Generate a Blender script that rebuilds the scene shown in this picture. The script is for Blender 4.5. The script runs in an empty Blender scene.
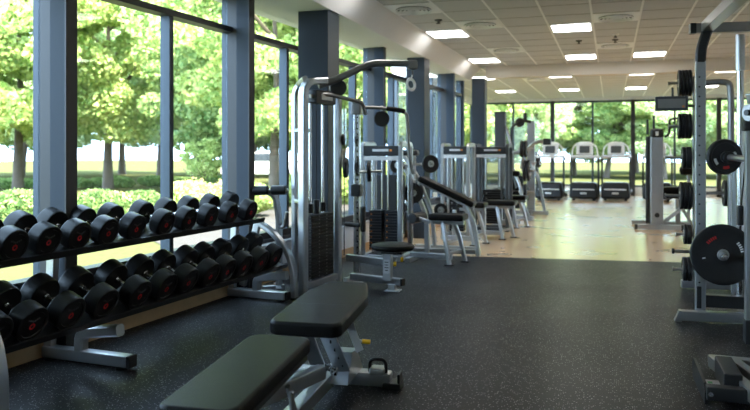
import bpy, bmesh, math, random
from mathutils import Vector, Matrix
random.seed(7)
SC = bpy.context.scene
COL = SC.collection
R = math.radians
PI = math.pi

# ------------------------------------------------------------------ mesh helpers
def V(*a):
    return Vector(a[0]) if len(a) == 1 else Vector(a)

def fillet(pts, r, n=6):
    pts = [V(p) for p in pts]
    if r <= 0 or len(pts) < 3:
        return pts
    out = [pts[0]]
    for i in range(1, len(pts) - 1):
        p, a, b = pts[i], pts[i - 1] - pts[i], pts[i + 1] - pts[i]
        d = min(r, a.length * .49, b.length * .49)
        p0, p2 = p + a.normalized() * d, p + b.normalized() * d
        for k in range(n + 1):
            t = k / n
            out.append(p0 * (1 - t) ** 2 + p * 2 * t * (1 - t) + p2 * t * t)
    out.append(pts[-1])
    return out

class MB:
    def __init__(s):
        s.v, s.f = [], []
    def add(s, vs, fs):
        b = len(s.v)
        s.v.extend([tuple(v) for v in vs])
        s.f.extend([tuple(b + i for i in f) for f in fs])
        return s
    def frombm(s, bm):
        bm.verts.index_update()
        s.add([v.co.copy() for v in bm.verts], [[v.index for v in f.verts] for f in bm.faces])
        bm.free()
        return s
    def box(s, c, size, bevel=.004, rot=None, seg=2, warp=None):
        bm = bmesh.new()
        bmesh.ops.create_cube(bm, size=1)
        for v in bm.verts:
            v.co = Vector((v.co.x * size[0], v.co.y * size[1], v.co.z * size[2]))
            if warp:
                v.co = Vector(warp(v.co))
        b = min(bevel, min(size) * .49)
        if b > 0:
            bmesh.ops.bevel(bm, geom=list(bm.edges), offset=b, segments=seg, profile=.5, affect='EDGES')
        m = Matrix.Translation(V(c)) @ (rot.to_4x4() if rot is not None else Matrix())
        for v in bm.verts:
            v.co = m @ v.co
        return s.frombm(bm)
    def b2(s, x0, y0, z0, x1, y1, z1, bevel=0.0):
        return s.box(((x0 + x1) / 2, (y0 + y1) / 2, (z0 + z1) / 2), (abs(x1 - x0), abs(y1 - y0), abs(z1 - z0)), bevel)
    def bar(s, p, q, w, h, up=(0, 0, 1), bevel=.006):
        p, q = V(p), V(q)
        d = q - p
        t = d.normalized()
        side = t.cross(V(up))
        if side.length < 1e-4:
            side = t.cross(V(0, 1, 0))
        side.normalize()
        u = side.cross(t)
        rot = Matrix((t, side, u)).transposed()
        return s.box((p + q) / 2, (d.length, w, h), bevel, rot)
    def lathe(s, p, axis, prof, n=24):
        p, ax = V(p), V(axis).normalized()
        a = ax.orthogonal().normalized()
        b = ax.cross(a)
        vs, fs, rings = [], [], []
        for r, h in prof:
            if r < 1e-6:
                vs.append(p + ax * h)
                rings.append([len(vs) - 1])
            else:
                ring = []
                for k in range(n):
                    t = 2 * PI * k / n
                    vs.append(p + ax * h + (a * math.cos(t) + b * math.sin(t)) * r)
                    ring.append(len(vs) - 1)
                rings.append(ring)
        for A, B in zip(rings, rings[1:]):
            for k in range(n):
                k2 = (k + 1) % n
                if len(A) == 1 and len(B) == 1:
                    break
                if len(A) == 1:
                    fs.append((A[0], B[k2], B[k]))
                elif len(B) == 1:
                    fs.append((A[k], A[k2], B[0]))
                else:
                    fs.append((A[k], A[k2], B[k2], B[k]))
        return s.add(vs, [f[::-1] for f in fs])
    def cyl(s, p, q, r, n=16, bev=.0, r2=None):
        p, q = V(p), V(q)
        L = (q - p).length
        r2 = r if r2 is None else r2
        if bev > 0:
            prof = [(0, 0), (r - bev, 0), (r - bev * .3, bev * .3), (r, bev), (r2, L - bev), (r2 - bev * .3, L - bev * .3), (r2 - bev, L), (0, L)]
        else:
            prof = [(0, 0), (r, 0), (r2, L), (0, L)]
        return s.lathe(p, q - p, prof, n)
    def sweep(s, pts, prof, side=None):
        pts = [V(p) for p in pts]
        n = len(prof)
        tang = []
        for i in range(len(pts)):
            a = pts[max(i - 1, 0)]
            b = pts[min(i + 1, len(pts) - 1)]
            tang.append((b - a).normalized())
        if side is None:
            sd = tang[0].orthogonal().normalized()
        else:
            sd = V(side)
        vs, fs = [], []
        for p, t in zip(pts, tang):
            sd = (sd - t * sd.dot(t)).normalized()
            u = t.cross(sd)
            for x, y in prof:
                vs.append(p + sd * x + u * y)
        for i in range(len(pts) - 1):
            for k in range(n):
                k2 = (k + 1) % n
                fs.append((i * n + k, i * n + k2, (i + 1) * n + k2, (i + 1) * n + k))
        fs.append(tuple(range(n))[::-1])
        fs.append(tuple((len(pts) - 1) * n + k for k in range(n)))
        return s.add(vs, fs)
    def tube(s, pts, r, fil=.06, n=10):
        return s.sweep(fillet(pts, fil), [(r * math.cos(2 * PI * k / n), r * math.sin(2 * PI * k / n)) for k in range(n)])
    def rtube(s, pts, w, h, side, fil=.08):
        c = min(w, h) * .18
        a, b = w / 2, h / 2
        prof = [(a - c, -b), (a, -b + c), (a, b - c), (a - c, b), (-a + c, b), (-a, b - c), (-a, -b + c), (-a + c, -b)]
        return s.sweep(fillet(pts, fil), prof, side)
    def prism(s, outline, o, ux, uy, th):
        o, ux, uy = V(o), V(ux), V(uy)
        w = ux.cross(uy).normalized() * th
        n = len(outline)
        vs = [o + ux * a + uy * b for a, b in outline] + [o + ux * a + uy * b + w for a, b in outline]
        fs = [tuple(range(n))[::-1], tuple(range(n, 2 * n))] + [(k, (k + 1) % n, n + (k + 1) % n, n + k) for k in range(n)]
        return s.add(vs, fs)

def finish(name, mb, mat, ang=38):
    me = bpy.data.meshes.new(name)
    me.from_pydata(mb.v, [], mb.f)
    me.validate()
    me.materials.append(mat)
    bm = bmesh.new()
    bm.from_mesh(me)
    bmesh.ops.recalc_face_normals(bm, faces=bm.faces)
    bm.to_mesh(me)
    bm.free()
    me.polygons.foreach_set('use_smooth', [True] * len(me.polygons))
    me.set_sharp_from_angle(angle=R(ang))
    return me

def weighted(o):
    m = o.modifiers.new('weighted normals', 'WEIGHTED_NORMAL')
    m.keep_sharp = True
    m.weight = 50
    return o

def raw_mesh(name, vs, fs, mat):
    me = bpy.data.meshes.new(name)
    me.from_pydata(vs, [], fs)
    me.materials.append(mat)
    return me

def tag(o, label, cat, group=None):
    o['label'] = label
    o['category'] = cat
    if group:
        o['group'] = group
    return o

def thing(name, label, cat, loc=(0, 0, 0), rotz=0., group=None, rot=None):
    o = bpy.data.objects.new(name, None)
    COL.objects.link(o)
    o.empty_display_size = .1
    o.location = loc
    o.rotation_euler = rot or (0, 0, rotz)
    return tag(o, label, cat, group)

def mat_of(o):
    m = Matrix.LocRotScale(o.location, o.rotation_euler, o.scale)
    return (mat_of(o.parent) @ m) if o.parent else m

def part(name, mb, mat, parent, world=False, label=None, ang=38):
    """One part mesh under its thing; geometry in the thing's frame, or in world coordinates when world=True."""
    me = finish(name, mb, mat, ang)
    o = bpy.data.objects.new(name, me)
    COL.objects.link(o)
    o.parent = parent
    weighted(o)
    if world:
        me.transform(mat_of(parent).inverted())
    if label:
        o['label'] = label
    return o

def single(name, mb, mat, label, cat, group=None):
    me = finish(name, mb, mat)
    o = bpy.data.objects.new(name, me)
    COL.objects.link(o)
    return tag(o, label, cat, group)

def struct(name, mb, mat, parent=None, ang=30):
    me = finish(name, mb, mat, ang)
    o = bpy.data.objects.new(name, me)
    COL.objects.link(o)
    weighted(o)
    if parent:
        o.parent = parent
    else:
        o['kind'] = 'structure'
    return o

def dup(root, loc, label, rot=None):
    kids = {}
    for o in bpy.data.objects:
        if o.parent:
            kids.setdefault(o.parent.name, []).append(o)
    def go(o, par):
        c = o.copy()
        COL.objects.link(c)
        if par:
            c.parent = par
        for k in kids.get(o.name, []):
            go(k, c)
        return c
    r = go(root, None)
    r.location = loc
    if rot:
        r.rotation_euler = rot
    r['label'] = label
    return r

# ------------------------------------------------------------------ materials
def base_mat(name):
    m = bpy.data.materials.new(name)
    m.use_nodes = True
    nt = m.node_tree
    return m, nt, nt.nodes['Principled BSDF']

def M(name, col, rough=.5, metal=0., var=.12, scale=14., bump=0., spec=None, coat=0.):
    m, nt, b = base_mat(name)
    N, L = nt.nodes, nt.links
    tc = N.new('ShaderNodeTexCoord')
    no = N.new('ShaderNodeTexNoise')
    no.inputs['Scale'].default_value = scale
    no.inputs['Detail'].default_value = 5
    L.new(tc.outputs['Object'], no.inputs['Vector'])
    mx = N.new('ShaderNodeMix')
    mx.data_type = 'RGBA'
    mx.inputs[6].default_value = (*[c * (1 - var) for c in col], 1)
    mx.inputs[7].default_value = (*[min(1, c * (1 + var)) for c in col], 1)
    L.new(no.outputs['Fac'], mx.inputs[0])
    L.new(mx.outputs[2], b.inputs['Base Color'])
    mr = N.new('ShaderNodeMapRange')
    mr.inputs['To Min'].default_value = max(.02, rough - .03)
    mr.inputs['To Max'].default_value = min(1, rough + .03)
    L.new(no.outputs['Fac'], mr.inputs['Value'])
    L.new(mr.outputs[0], b.inputs['Roughness'])
    b.inputs['Metallic'].default_value = metal
    if spec is not None:
        b.inputs['Specular IOR Level'].default_value = spec
    if coat:
        b.inputs['Coat Weight'].default_value = coat
    if bump:
        n2 = N.new('ShaderNodeTexNoise')
        n2.inputs['Scale'].default_value = scale * 22
        L.new(tc.outputs['Object'], n2.inputs['Vector'])
        bp = N.new('ShaderNodeBump')
        bp.inputs['Strength'].default_value = bump
        bp.inputs['Distance'].default_value = .002
        L.new(n2.outputs['Fac'], bp.inputs['Height'])
        L.new(bp.outputs['Normal'], b.inputs['Normal'])
    return m

def emit(name, col, st):
    m, nt, b = base_mat(name)
    b.inputs['Base Color'].default_value = (.8, .8, .8, 1)
    b.inputs['Emission Color'].default_value = (*col, 1)
    b.inputs['Emission Strength'].default_value = st
    return m

silver = M('silver_paint', (.46, .475, .495), .30, .9, .06, 30)
steel = M('brushed_steel', (.50, .495, .49), .30, .95, .06, 60)
chrome = M('chrome', (.62, .63, .64), .18, 1., .04, 20)
grey_tube = M('grey_tube', (.26, .255, .25), .35, .8, .08, 30)
rubber = M('black_rubber', (.006, .006, .0063), .38, 0, .2, 20, .12, .32)
vinyl = M('black_vinyl', (.0065, .006, .0055), .38, 0, .15, 8, .2, .075)
iron = M('cast_iron', (.009, .009, .0095), .5, .0, .2, 30, .2, .4)
blackpl = M('black_plastic', (.011, .0115, .012), .4, 0, .15, 20)
stackm = M('weight_plate_stack', (.010, .010, .011), .5, .0, .15, 30, 0, .22)
darkgrey = M('dark_grey', (.045, .05, .055), .45, .1, .1, 20)
lightpl = M('light_plastic', (.62, .63, .64), .4, 0, .05, 20)
white_ring = M('white_ring', (.85, .85, .83), .35, 0, .04, 20)
red = M('red_mark', (.60, .012, .015), .5, 0, .1, 40)
yellow = M('yellow_grip', (.85, .50, .01), .4, 0, .06, 40)
orange = M('orange_dot', (.80, .25, .04), .5, 0, .06, 40)
mark_grey = M('raised_mark', (.06, .06, .062), .5, 0, .1, 40)
label_grey = M('label_grey', (.10, .10, .10), .5, 0, .1, 40)
white_mark = M('white_mark', (.7, .7, .7), .5, 0, .1, 40)
green_mark = M('green_mark', (.1, .45, .2), .5, 0, .1, 40)
post_blue = M('blue_grey_post', (.030, .040, .055), .5, .0, .06, 6, 0, .2)
pillar_m = M('pillar_paint', (.022, .029, .038), .45, .0, .06, 6, 0, .3)
frame_al = M('window_aluminium', (.055, .072, .092), .4, .2, .06, 20, 0, .3)
frame_dk = M('window_dark_frame', (.035, .033, .034), .45, .2, .1, 20)
plaster = M('white_plaster', (.80, .79, .78), .8, 0, .03, 5)
soffit_m = M('soffit_plaster', (.82, .81, .80), .85, 0, .03, 4)
beam_m = M('beam_paint', (.70, .64, .57), .8, 0, .03, 4)
tile_m = M('ceiling_tile', (.60, .60, .615), .9, 0, .05, 30, .3)
gridbar = M('ceiling_tee', (.92, .92, .92), .5, 0, .03, 10)
gap_m = M('tile_gap', (.40, .385, .37), .9, 0, .05, 10)
vent_white = M('vent_white', (.95, .95, .95), .4, 0, .03, 10)
vent_dark = M('vent_dark', (.12, .12, .12), .6, 0, .1, 10)
curb_wood = M('skirting_wood', (.62, .40, .20), .5, 0, .2, 9)
ledge_m = M('ledge_white', (.60, .60, .60), .5, 0, .04, 9)
lamp_m = emit('lamp_diffuser', (1.0, .98, .95), 8.)
bark = M('bark', (.13, .10, .075), .9, 0, .35, 6)
asphalt = M('path_stone', (.075, .070, .066), .95, 0, .12, 3, 0, 0.)
car_white = M('car_white', (.8, .8, .82), .25, .1, .03, 5)
def shield_mat():
    m, nt, b = base_mat('tinted_shield')
    b.inputs['Base Color'].default_value = (.10, .12, .12, 1)
    b.inputs['Roughness'].default_value = .15
    b.inputs['Alpha'].default_value = .35
    return m
shield = shield_mat()
car_glass = M('car_glass', (.03, .035, .04), .1, 0, .05, 5)

def rubber_floor():
    m, nt, b = base_mat('speckled_rubber')
    N, L = nt.nodes, nt.links
    tc = N.new('ShaderNodeTexCoord')
    vo = N.new('ShaderNodeTexVoronoi')
    vo.inputs['Scale'].default_value = 95
    L.new(tc.outputs['Object'], vo.inputs['Vector'])
    n1 = N.new('ShaderNodeTexNoise')
    n1.inputs['Scale'].default_value = 1.3
    n1.inputs['Detail'].default_value = 4
    L.new(tc.outputs['Object'], n1.inputs['Vector'])
    wn = N.new('ShaderNodeSeparateColor')
    L.new(vo.outputs['Color'], wn.inputs[0])
    lt = N.new('ShaderNodeMath'); lt.operation = 'GREATER_THAN'; lt.inputs[1].default_value = .72
    L.new(wn.outputs[0], lt.inputs[0])
    dl = N.new('ShaderNodeMath'); dl.operation = 'LESS_THAN'; dl.inputs[1].default_value = .30
    L.new(vo.outputs['Distance'], dl.inputs[0])
    mu = N.new('ShaderNodeMath'); mu.operation = 'MULTIPLY'
    L.new(lt.outputs[0], mu.inputs[0]); L.new(dl.outputs[0], mu.inputs[1])
    mx0 = N.new('ShaderNodeMix'); mx0.data_type = 'RGBA'
    mx0.inputs[6].default_value = (.006, .006, .0066, 1)
    mx0.inputs[7].default_value = (.011, .011, .0118, 1)
    L.new(n1.outputs['Fac'], mx0.inputs[0])
    mx = N.new('ShaderNodeMix'); mx.data_type = 'RGBA'
    L.new(mx0.outputs[2], mx.inputs[6])
    mx.inputs[7].default_value = (.30, .30, .30, 1)
    L.new(mu.outputs[0], mx.inputs[0])
    L.new(mx.outputs[2], b.inputs['Base Color'])
    mr = N.new('ShaderNodeMapRange')
    mr.inputs['To Min'].default_value = .30; mr.inputs['To Max'].default_value = .44
    L.new(n1.outputs['Fac'], mr.inputs['Value'])
    L.new(mr.outputs[0], b.inputs['Roughness'])
    b.inputs['Specular IOR Level'].default_value = .075
    n2 = N.new('ShaderNodeTexNoise'); n2.inputs['Scale'].default_value = 260
    L.new(tc.outputs['Object'], n2.inputs['Vector'])
    bp = N.new('ShaderNodeBump'); bp.inputs['Strength'].default_value = .2; bp.inputs['Distance'].default_value = .002
    L.new(n2.outputs['Fac'], bp.inputs['Height'])
    L.new(bp.outputs['Normal'], b.inputs['Normal'])
    return m

def wood_floor():
    m, nt, b = base_mat('maple_floor')
    N, L = nt.nodes, nt.links
    tc = N.new('ShaderNodeTexCoord')
    mp = N.new('ShaderNodeMapping')
    L.new(tc.outputs['Object'], mp.inputs['Vector'])
    mp.inputs['Scale'].default_value = (9, .8, 1)
    gr = N.new('ShaderNodeTexNoise'); gr.inputs['Scale'].default_value = 3
    L.new(mp.outputs[0], gr.inputs['Vector'])
    mx = N.new('ShaderNodeMix'); mx.data_type = 'RGBA'
    mx.inputs[6].default_value = (.70, .44, .215, 1); mx.inputs[7].default_value = (.76, .485, .245, 1)
    L.new(gr.outputs['Fac'], mx.inputs[0])
    L.new(mx.outputs[2], b.inputs['Base Color'])
    no = N.new('ShaderNodeTexNoise'); no.inputs['Scale'].default_value = 2
    L.new(tc.outputs['Object'], no.inputs['Vector'])
    mr = N.new('ShaderNodeMapRange')
    mr.inputs['To Min'].default_value = .27; mr.inputs['To Max'].default_value = .28
    L.new(no.outputs['Fac'], mr.inputs['Value'])
    L.new(mr.outputs[0], b.inputs['Roughness'])
    b.inputs['Coat Weight'].default_value = 1.
    b.inputs['Coat IOR'].default_value = 1.6
    b.inputs['Coat Roughness'].default_value = .22
    return m

def glass_mat():
    m = bpy.data.materials.new('window_glass')
    m.use_nodes = True
    nt = m.node_tree
    N, L = nt.nodes, nt.links
    N.remove(N['Principled BSDF'])
    tr = N.new('ShaderNodeBsdfTransparent'); tr.inputs[0].default_value = (.97, .985, .975, 1)
    gl = N.new('ShaderNodeBsdfGlossy'); gl.inputs['Roughness'].default_value = .01
    lw = N.new('ShaderNodeLayerWeight'); lw.inputs[0].default_value = .5
    pw = N.new('ShaderNodeMath'); pw.operation = 'POWER'; pw.inputs[1].default_value = 5
    L.new(lw.outputs['Facing'], pw.inputs[0])
    fr = N.new('ShaderNodeMath'); fr.operation = 'MULTIPLY_ADD'; fr.inputs[1].default_value = .5; fr.inputs[2].default_value = .02
    L.new(pw.outputs[0], fr.inputs[0])
    mx = N.new('ShaderNodeMixShader')
    L.new(fr.outputs[0], mx.inputs[0]); L.new(tr.outputs[0], mx.inputs[1]); L.new(gl.outputs[0], mx.inputs[2])
    L.new(mx.outputs[0], N['Material Output'].inputs['Surface'])
    return m

def leaf_mat(name, c1, c2, tl=.5):
    m = bpy.data.materials.new(name)
    m.use_nodes = True
    nt = m.node_tree
    N, L = nt.nodes, nt.links
    N.remove(N['Principled BSDF'])
    ge = N.new('ShaderNodeNewGeometry')
    mx = N.new('ShaderNodeMix'); mx.data_type = 'RGBA'
    mx.inputs[6].default_value = (*c1, 1); mx.inputs[7].default_value = (*c2, 1)
    L.new(ge.outputs['Random Per Island'], mx.inputs[0])
    d = N.new('ShaderNodeBsdfDiffuse'); t = N.new('ShaderNodeBsdfTranslucent')
    L.new(mx.outputs[2], d.inputs[0]); L.new(mx.outputs[2], t.inputs[0])
    s = N.new('ShaderNodeMixShader'); s.inputs[0].default_value = tl
    L.new(d.outputs[0], s.inputs[1]); L.new(t.outputs[0], s.inputs[2])
    L.new(s.outputs[0], N['Material Output'].inputs['Surface'])
    return m

def grass_mat():
    m, nt, b = base_mat('lawn_grass')
    N, L = nt.nodes, nt.links
    tc = N.new('ShaderNodeTexCoord')
    n1 = N.new('ShaderNodeTexNoise'); n1.inputs['Scale'].default_value = .6; n1.inputs['Detail'].default_value = 8
    n2 = N.new('ShaderNodeTexNoise'); n2.inputs['Scale'].default_value = 9; n2.inputs['Detail'].default_value = 6
    L.new(tc.outputs['Object'], n1.inputs['Vector']); L.new(tc.outputs['Object'], n2.inputs['Vector'])
    mx = N.new('ShaderNodeMix'); mx.data_type = 'RGBA'
    mx.inputs[6].default_value = (.042, .052, .018, 1); mx.inputs[7].default_value = (.110, .104, .050, 1)
    L.new(n2.outputs['Fac'], mx.inputs[0])
    m2 = N.new('ShaderNodeMix'); m2.data_type = 'RGBA'
    L.new(mx.outputs[2], m2.inputs[6]); m2.inputs[7].default_value = (.078, .084, .034, 1)
    L.new(n1.outputs['Fac'], m2.inputs[0])
    L.new(m2.outputs[2], b.inputs['Base Color'])
    b.inputs['Roughness'].default_value = .95
    b.inputs['Specular IOR Level'].default_value = 0
    return m

rub_floor, wood_fl, glass, grass = rubber_floor(), wood_floor(), glass_mat(), grass_mat()
leaf_a = leaf_mat('leaf_bright', (.22, .36, .10), (.72, .76, .32), .36)
leaf_b = leaf_mat('leaf_mid', (.14, .27, .09), (.58, .66, .28), .36)
leaf_c = leaf_mat('leaf_pale', (.28, .42, .20), (.72, .78, .46), .36)
leaf_h = leaf_mat('leaf_hedge', (.09, .17, .05), (.30, .40, .14), .35)
flower = leaf_mat('hedge_blossom', (.70, .50, .16), (.80, .72, .42), .3)

# ------------------------------------------------------------------ the building
PH = R(3.55)
FX = -3.66                                  # inner face of the window wall at y = 0
FD = (math.sin(PH), math.cos(PH))           # along the window wall
ND = (math.cos(PH), -math.sin(PH))          # into the room
CZ = 2.95
SZ = 2.72
def fp(u, s, z):
    return Vector((FX + FD[0] * s + ND[0] * u, FD[1] * s + ND[1] * u, z))
def fbox(mb, u0, u1, s0, s1, z0, z1):
    p = [fp(u, s, z) for z in (z0, z1) for (u, s) in ((u0, s0), (u1, s0), (u1, s1), (u0, s1))]
    return mb.add(p, [(0, 3, 2, 1), (4, 5, 6, 7), (0, 1, 5, 4), (1, 2, 6, 5), (2, 3, 7, 6), (3, 0, 4, 7)])

S0, S1 = -2.2, 14.35
XR, YB, YF = 4.7, -2.2, 23.0
XL = -4.15

struct('floor', MB().b2(FX, YB, -.12, XR, 14.3, 0).b2(XL, 14.3, -.12, XR, YF + .2, 0), wood_fl)
# speckled rubber sheet laid over the front half
def bnd(x):
    return 9.19 + .112 * x
p = fp(0.0, 0, 0)
vs = []
poly = [fp(.0, S0 + .1, 0), V(XR, YB, 0), V(XR, bnd(XR), 0), fp(0, 8.80, 0)]
vs = [(q.x, q.y, .0) for q in poly] + [(q.x, q.y, .006) for q in poly]
struct('floor_rubber', MB().add(vs, [(0, 1, 2, 3), (4, 5, 6, 7), (0, 1, 5, 4), (1, 2, 6, 5), (2, 3, 7, 6), (3, 0, 4, 7)]), rub_floor)
struct('wall_left', fbox(MB(), -.22, 0, S0, S1, -.12, .36), plaster)
struct('trim_1', fbox(MB(), 0, .02, S0, S1, .006, .10), curb_wood)
struct('trim_2', fbox(MB(), -.06, .03, S0, S1, .36, .385), ledge_m)
struct('wall_right', MB().b2(XR, YB, -.12, XR + .2, YF + .3, CZ + .1), plaster)
struct('wall_back', MB().b2(FX - .4, YB - .2, -.12, XR + .2, YB, CZ + .1), plaster)
e = fp(0, S1, 0)
# the room steps out past the last pillar: two glazed walls on a low plinth
struct('wall_return', MB().b2(XL - .1, e.y, -.12, e.x - .02, e.y + .14, .30).b2(XL - .1, e.y, 2.80, e.x - .02, e.y + .14, CZ), plaster)
struct('wall_far_left', MB().b2(XL - .14, e.y + .14, -.12, XL, YF, .30).b2(XL - .14, e.y + .14, 2.80, XL, YF, CZ), plaster)
xm = (XL + e.x) / 2
o = struct('window_30', MB().b2(XL - .1, e.y + .03, .30, XL - .02, e.y + .11, 2.80).b2(e.x - .08, e.y + .03, .30, e.x - .02, e.y + .11, 2.80).b2(xm - .03, e.y + .03, .30, xm + .03, e.y + .11, 2.80), frame_al)
struct('window_pane', MB().b2(XL - .02, e.y + .065, .30, e.x - .08, e.y + .075, 2.80), glass, o)
for k in range(5):
    y0 = e.y + .14 + k * (YF - e.y - .14) / 5
    y1 = e.y + .14 + (k + 1) * (YF - e.y - .14) / 5
    o = struct('window_%d' % (31 + k), MB().b2(XL - .11, y0, .30, XL - .03, y0 + .05, 2.80).b2(XL - .11, y1 - .05, .30, XL - .03, y1, 2.80), frame_al)
    struct('window_pane', MB().b2(XL - .075, y0 + .05, .30, XL - .065, y1 - .05, 2.80), glass, o)
# ceiling, soffit, beam
q0, q1 = fp(-.3, S0 - .2, 0), fp(-.3, S1, 0)
cv = [(XR + .2, YB - .2), (XR + .2, YF + .3), (XL - .14, YF + .3), (XL - .14, S1 - .02), (q1.x, S1 - .02), (q1.x, q1.y), (q0.x, q0.y)]
struct('ceiling', MB().prism(cv, (0, 0, CZ), (1, 0, 0), (0, 1, 0), .15), tile_m)
GX0, GP, GY0, GQ = -2.44, .555, 9.05, .62
mb, mg = MB(), MB()
x = GX0
xs = []
while x < XR:
    xs.append(x)
    x += GP
ys = [GY0 + GQ * k for k in range(-18, 24) if YB < GY0 + GQ * k < YF]
for x in xs:
    mb.b2(x - .012, YB, CZ - .006, x + .012, 14.0, CZ)
    mb.b2(x - .012, 14.25, CZ - .006, x + .012, YF, CZ)
for k in range(1, 4):
    mb.b2(GX0 - GP * k - .012, 14.45, CZ - .006, GX0 - GP * k + .012, YF, CZ)
for y in ys:
    mg.b2(GX0 if y < 14.3 else XL, y - .006, CZ - .004, XR, y + .006, CZ)
struct('ceiling_tee_bars', mb, gridbar)
struct('ceiling_cross_gaps', mg, gap_m)
a0, a1 = fp(-.25, S0, 0), fp(-.25, S1, 0)
sv = []
for yy, xx in ((a0.y, a0.x), (a1.y, a1.x)):
    sv += [(xx, yy, SZ), (-2.66, yy, SZ), (GX0, yy, CZ - .004), (GX0, yy, CZ + .01), (xx, yy, CZ + .01)]
struct('soffit', MB().add(sv, [(0, 1, 2, 3, 4), (5, 6, 7, 8, 9)] + [(k, (k + 1) % 5, 5 + (k + 1) % 5, 5 + k) for k in range(5)]), soffit_m)
struct('beam', MB().b2(-2.29, 14.0, CZ - .225, XR, 14.25, CZ), beam_m)
# pillars
for i, (x0, x1, y0, y1) in enumerate([(-3.01, -2.685, 6.77, 7.09), (-2.93, -2.66, 10.62, 10.95), (-2.55, -2.30, 13.92, 14.2)]):
    struct('pillar_%d' % (i + 1), MB().b2(x0, y0, 0, x1, y1, SZ, .006), pillar_m)
# posts of the window wall: blue-grey fin, dark web behind it
FS = [1.95, 3.87, 6.06, 7.75, 9.50, 11.3, 13.05]
for i, s in enumerate(FS):
    o = struct('post_%d' % (i + 1), fbox(MB(), .02, .15, s - .075, s + .005, 0.006, SZ), post_blue)
    struct('web', fbox(MB(), -.09, .02, s - .05, s - .01, .385, SZ), frame_dk, o)
    struct('flange', fbox(MB(), .146, .158, s - .082, s + .014, .006, SZ), frame_dk if i < 3 else post_blue, o)
# windows: one per bay, with frame, mullion, transom and panes
MUL = [2.9, 5.12, 7.1, 8.95, 10.4, 12.2]
GZ0, GZ1, TZ = .43, SZ, 2.43
edges = [S0] + FS + [S1]
for i in range(len(edges) - 1):
    s0, s1 = edges[i], edges[i + 1]
    fr = MB()
    w = .04
    fbox(fr, -.16, -.06, s0, s0 + w, GZ0 - .05, SZ)
    fbox(fr, -.16, -.06, s1 - w, s1, GZ0 - .05, SZ)
    o = struct('window_%d' % (i + 1), fr, frame_al)
    sl = fbox(MB(), -.16, -.05, s0, s1, GZ0 - .04, GZ0 + .06)
    fbox(sl, -.06, -.02, s0, s1, GZ0 - .04, GZ0 - .005)
    struct('window_sill', sl, frame_dk, o)
    struct('window_transom', fbox(MB(), -.16, -.04, s0, s1, TZ - .025, TZ + .025), frame_dk, o)
    m = [q for q in MUL if s0 < q < s1]
    cuts = [s0 + w] + m + [s1 - w]
    for q in m:
        struct('window_mullion', fbox(fbox(MB(), -.15, -.06, q - .008, q + .030, GZ0, TZ), 0, 0, 0, 0, 0, 0) if False else fbox(MB(), -.15, -.06, q - .008, q + .030, GZ0, TZ), frame_al, o)
        struct('window_gasket', fbox(MB(), -.15, -.058, q + .030, q + .042, GZ0, TZ), frame_dk, o)
    for c0, c1 in zip(cuts, cuts[1:]):
        struct('window_pane', fbox(MB(), -.115, -.105, c0, c1, GZ0, TZ), glass, o)
    struct('window_pane', fbox(MB(), -.115, -.105, s0 + w, s1 - w, TZ, SZ), glass, o)
# far wall: low white wall under tall windows
struct('wall_far', MB().b2(XL, YF, -.12, XR, YF + .2, .26), plaster)
struct('trim_3', MB().b2(XL, YF, 2.86, XR, YF + .2, CZ), plaster)
fx = [-2.92, -1.71, -.53, .62, 1.78, 2.95, 4.1]
ed = [XL] + fx + [XR]
for i in range(len(ed) - 1):
    x0, x1 = ed[i], ed[i + 1]
    dark = MB()
    o = struct('window_%d' % (i + 20), MB().b2(x0, YF + .06, .26, x0 + .03, YF + .14, 2.86).b2(x1 - .03, YF + .06, .26, x1, YF + .14, 2.86)
               .b2(x0, YF + .06, .26, x1, YF + .14, .31).b2(x0, YF + .06, 2.80, x1, YF + .14, 2.86), frame_al)
    struct('window_pane', MB().b2(x0 + .03, YF + .095, .31, x1 - .03, YF + .105, 2.80), glass, o)
for i, x in enumerate(fx):
    if i % 2 == 1:
        struct('trim_%d' % (10 + i), MB().b2(x - .06, YF - .08, .0, x + .06, YF + .06, 2.86), frame_dk)

# ------------------------------------------------------------------ ceiling lights and vents
def cell(ix, iy):
    return GX0 + GP * (ix + .5), GY0 + GQ * (iy + .5)
def clight(ix, iy, label):
    x, y = cell(ix, iy)
    t = thing('ceiling_light', label, 'light', (x, y, CZ), group='square ceiling light panels')
    f = MB()
    a, b, w = GP / 2 - .014, GQ / 2 - .01, .02
    f.b2(-a, -b, -.012, a, -b + w, -.004).b2(-a, b - w, -.012, a, b, -.004).b2(-a, -b, -.012, -a + w, b, -.004).b2(a - w, -b, -.012, a, b, -.004)
    part('frame', f, vent_white, t)
    part('diffuser', MB().b2(-a + w, -b + w, -.010, a - w, b - w, -.004), lamp_m, t)
for ix, iy, lb in [
    (0, 1, 'bright ceiling panel above the lat pulldown, the nearer one next to the soffit'),
    (0, 6, 'bright ceiling panel next to the soffit, just before the beam'),
    (3, 1, 'bright ceiling panel over the rubber floor edge, beside the double row of vents'),
    (3, 6, 'bright ceiling panel touching the beam, straight above the treadmills'),
    (5, 6, 'dimly seen ceiling panel touching the beam, above the tall silver pulley column'),
    (9, 1, 'ceiling panel out beyond the rack, in the row over the rubber edge'),
    (3, -4, 'ceiling panel overhead, second row back from the vents'), (0, -4, 'ceiling panel overhead by the dumbbell rack'), (9, -4, 'ceiling panel overhead beyond the cable tower'),
    (3, -11, 'ceiling panel behind the viewer, in line with the vents'), (9, -11, 'ceiling panel behind the viewer, beyond the racks'),
    ]:
    clight(ix, iy, lb)
for iy, rw in ((11, 'first row past the beam'), (17, 'row closest to the far windows')):
    for ix, cw in ((-1, 'window side'), (2, 'over the machines'), (5, 'over the aisle'), (8, 'behind the rack')):
        clight(ix, iy, 'pale ceiling panel in the %s, %s' % (rw, cw))
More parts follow.
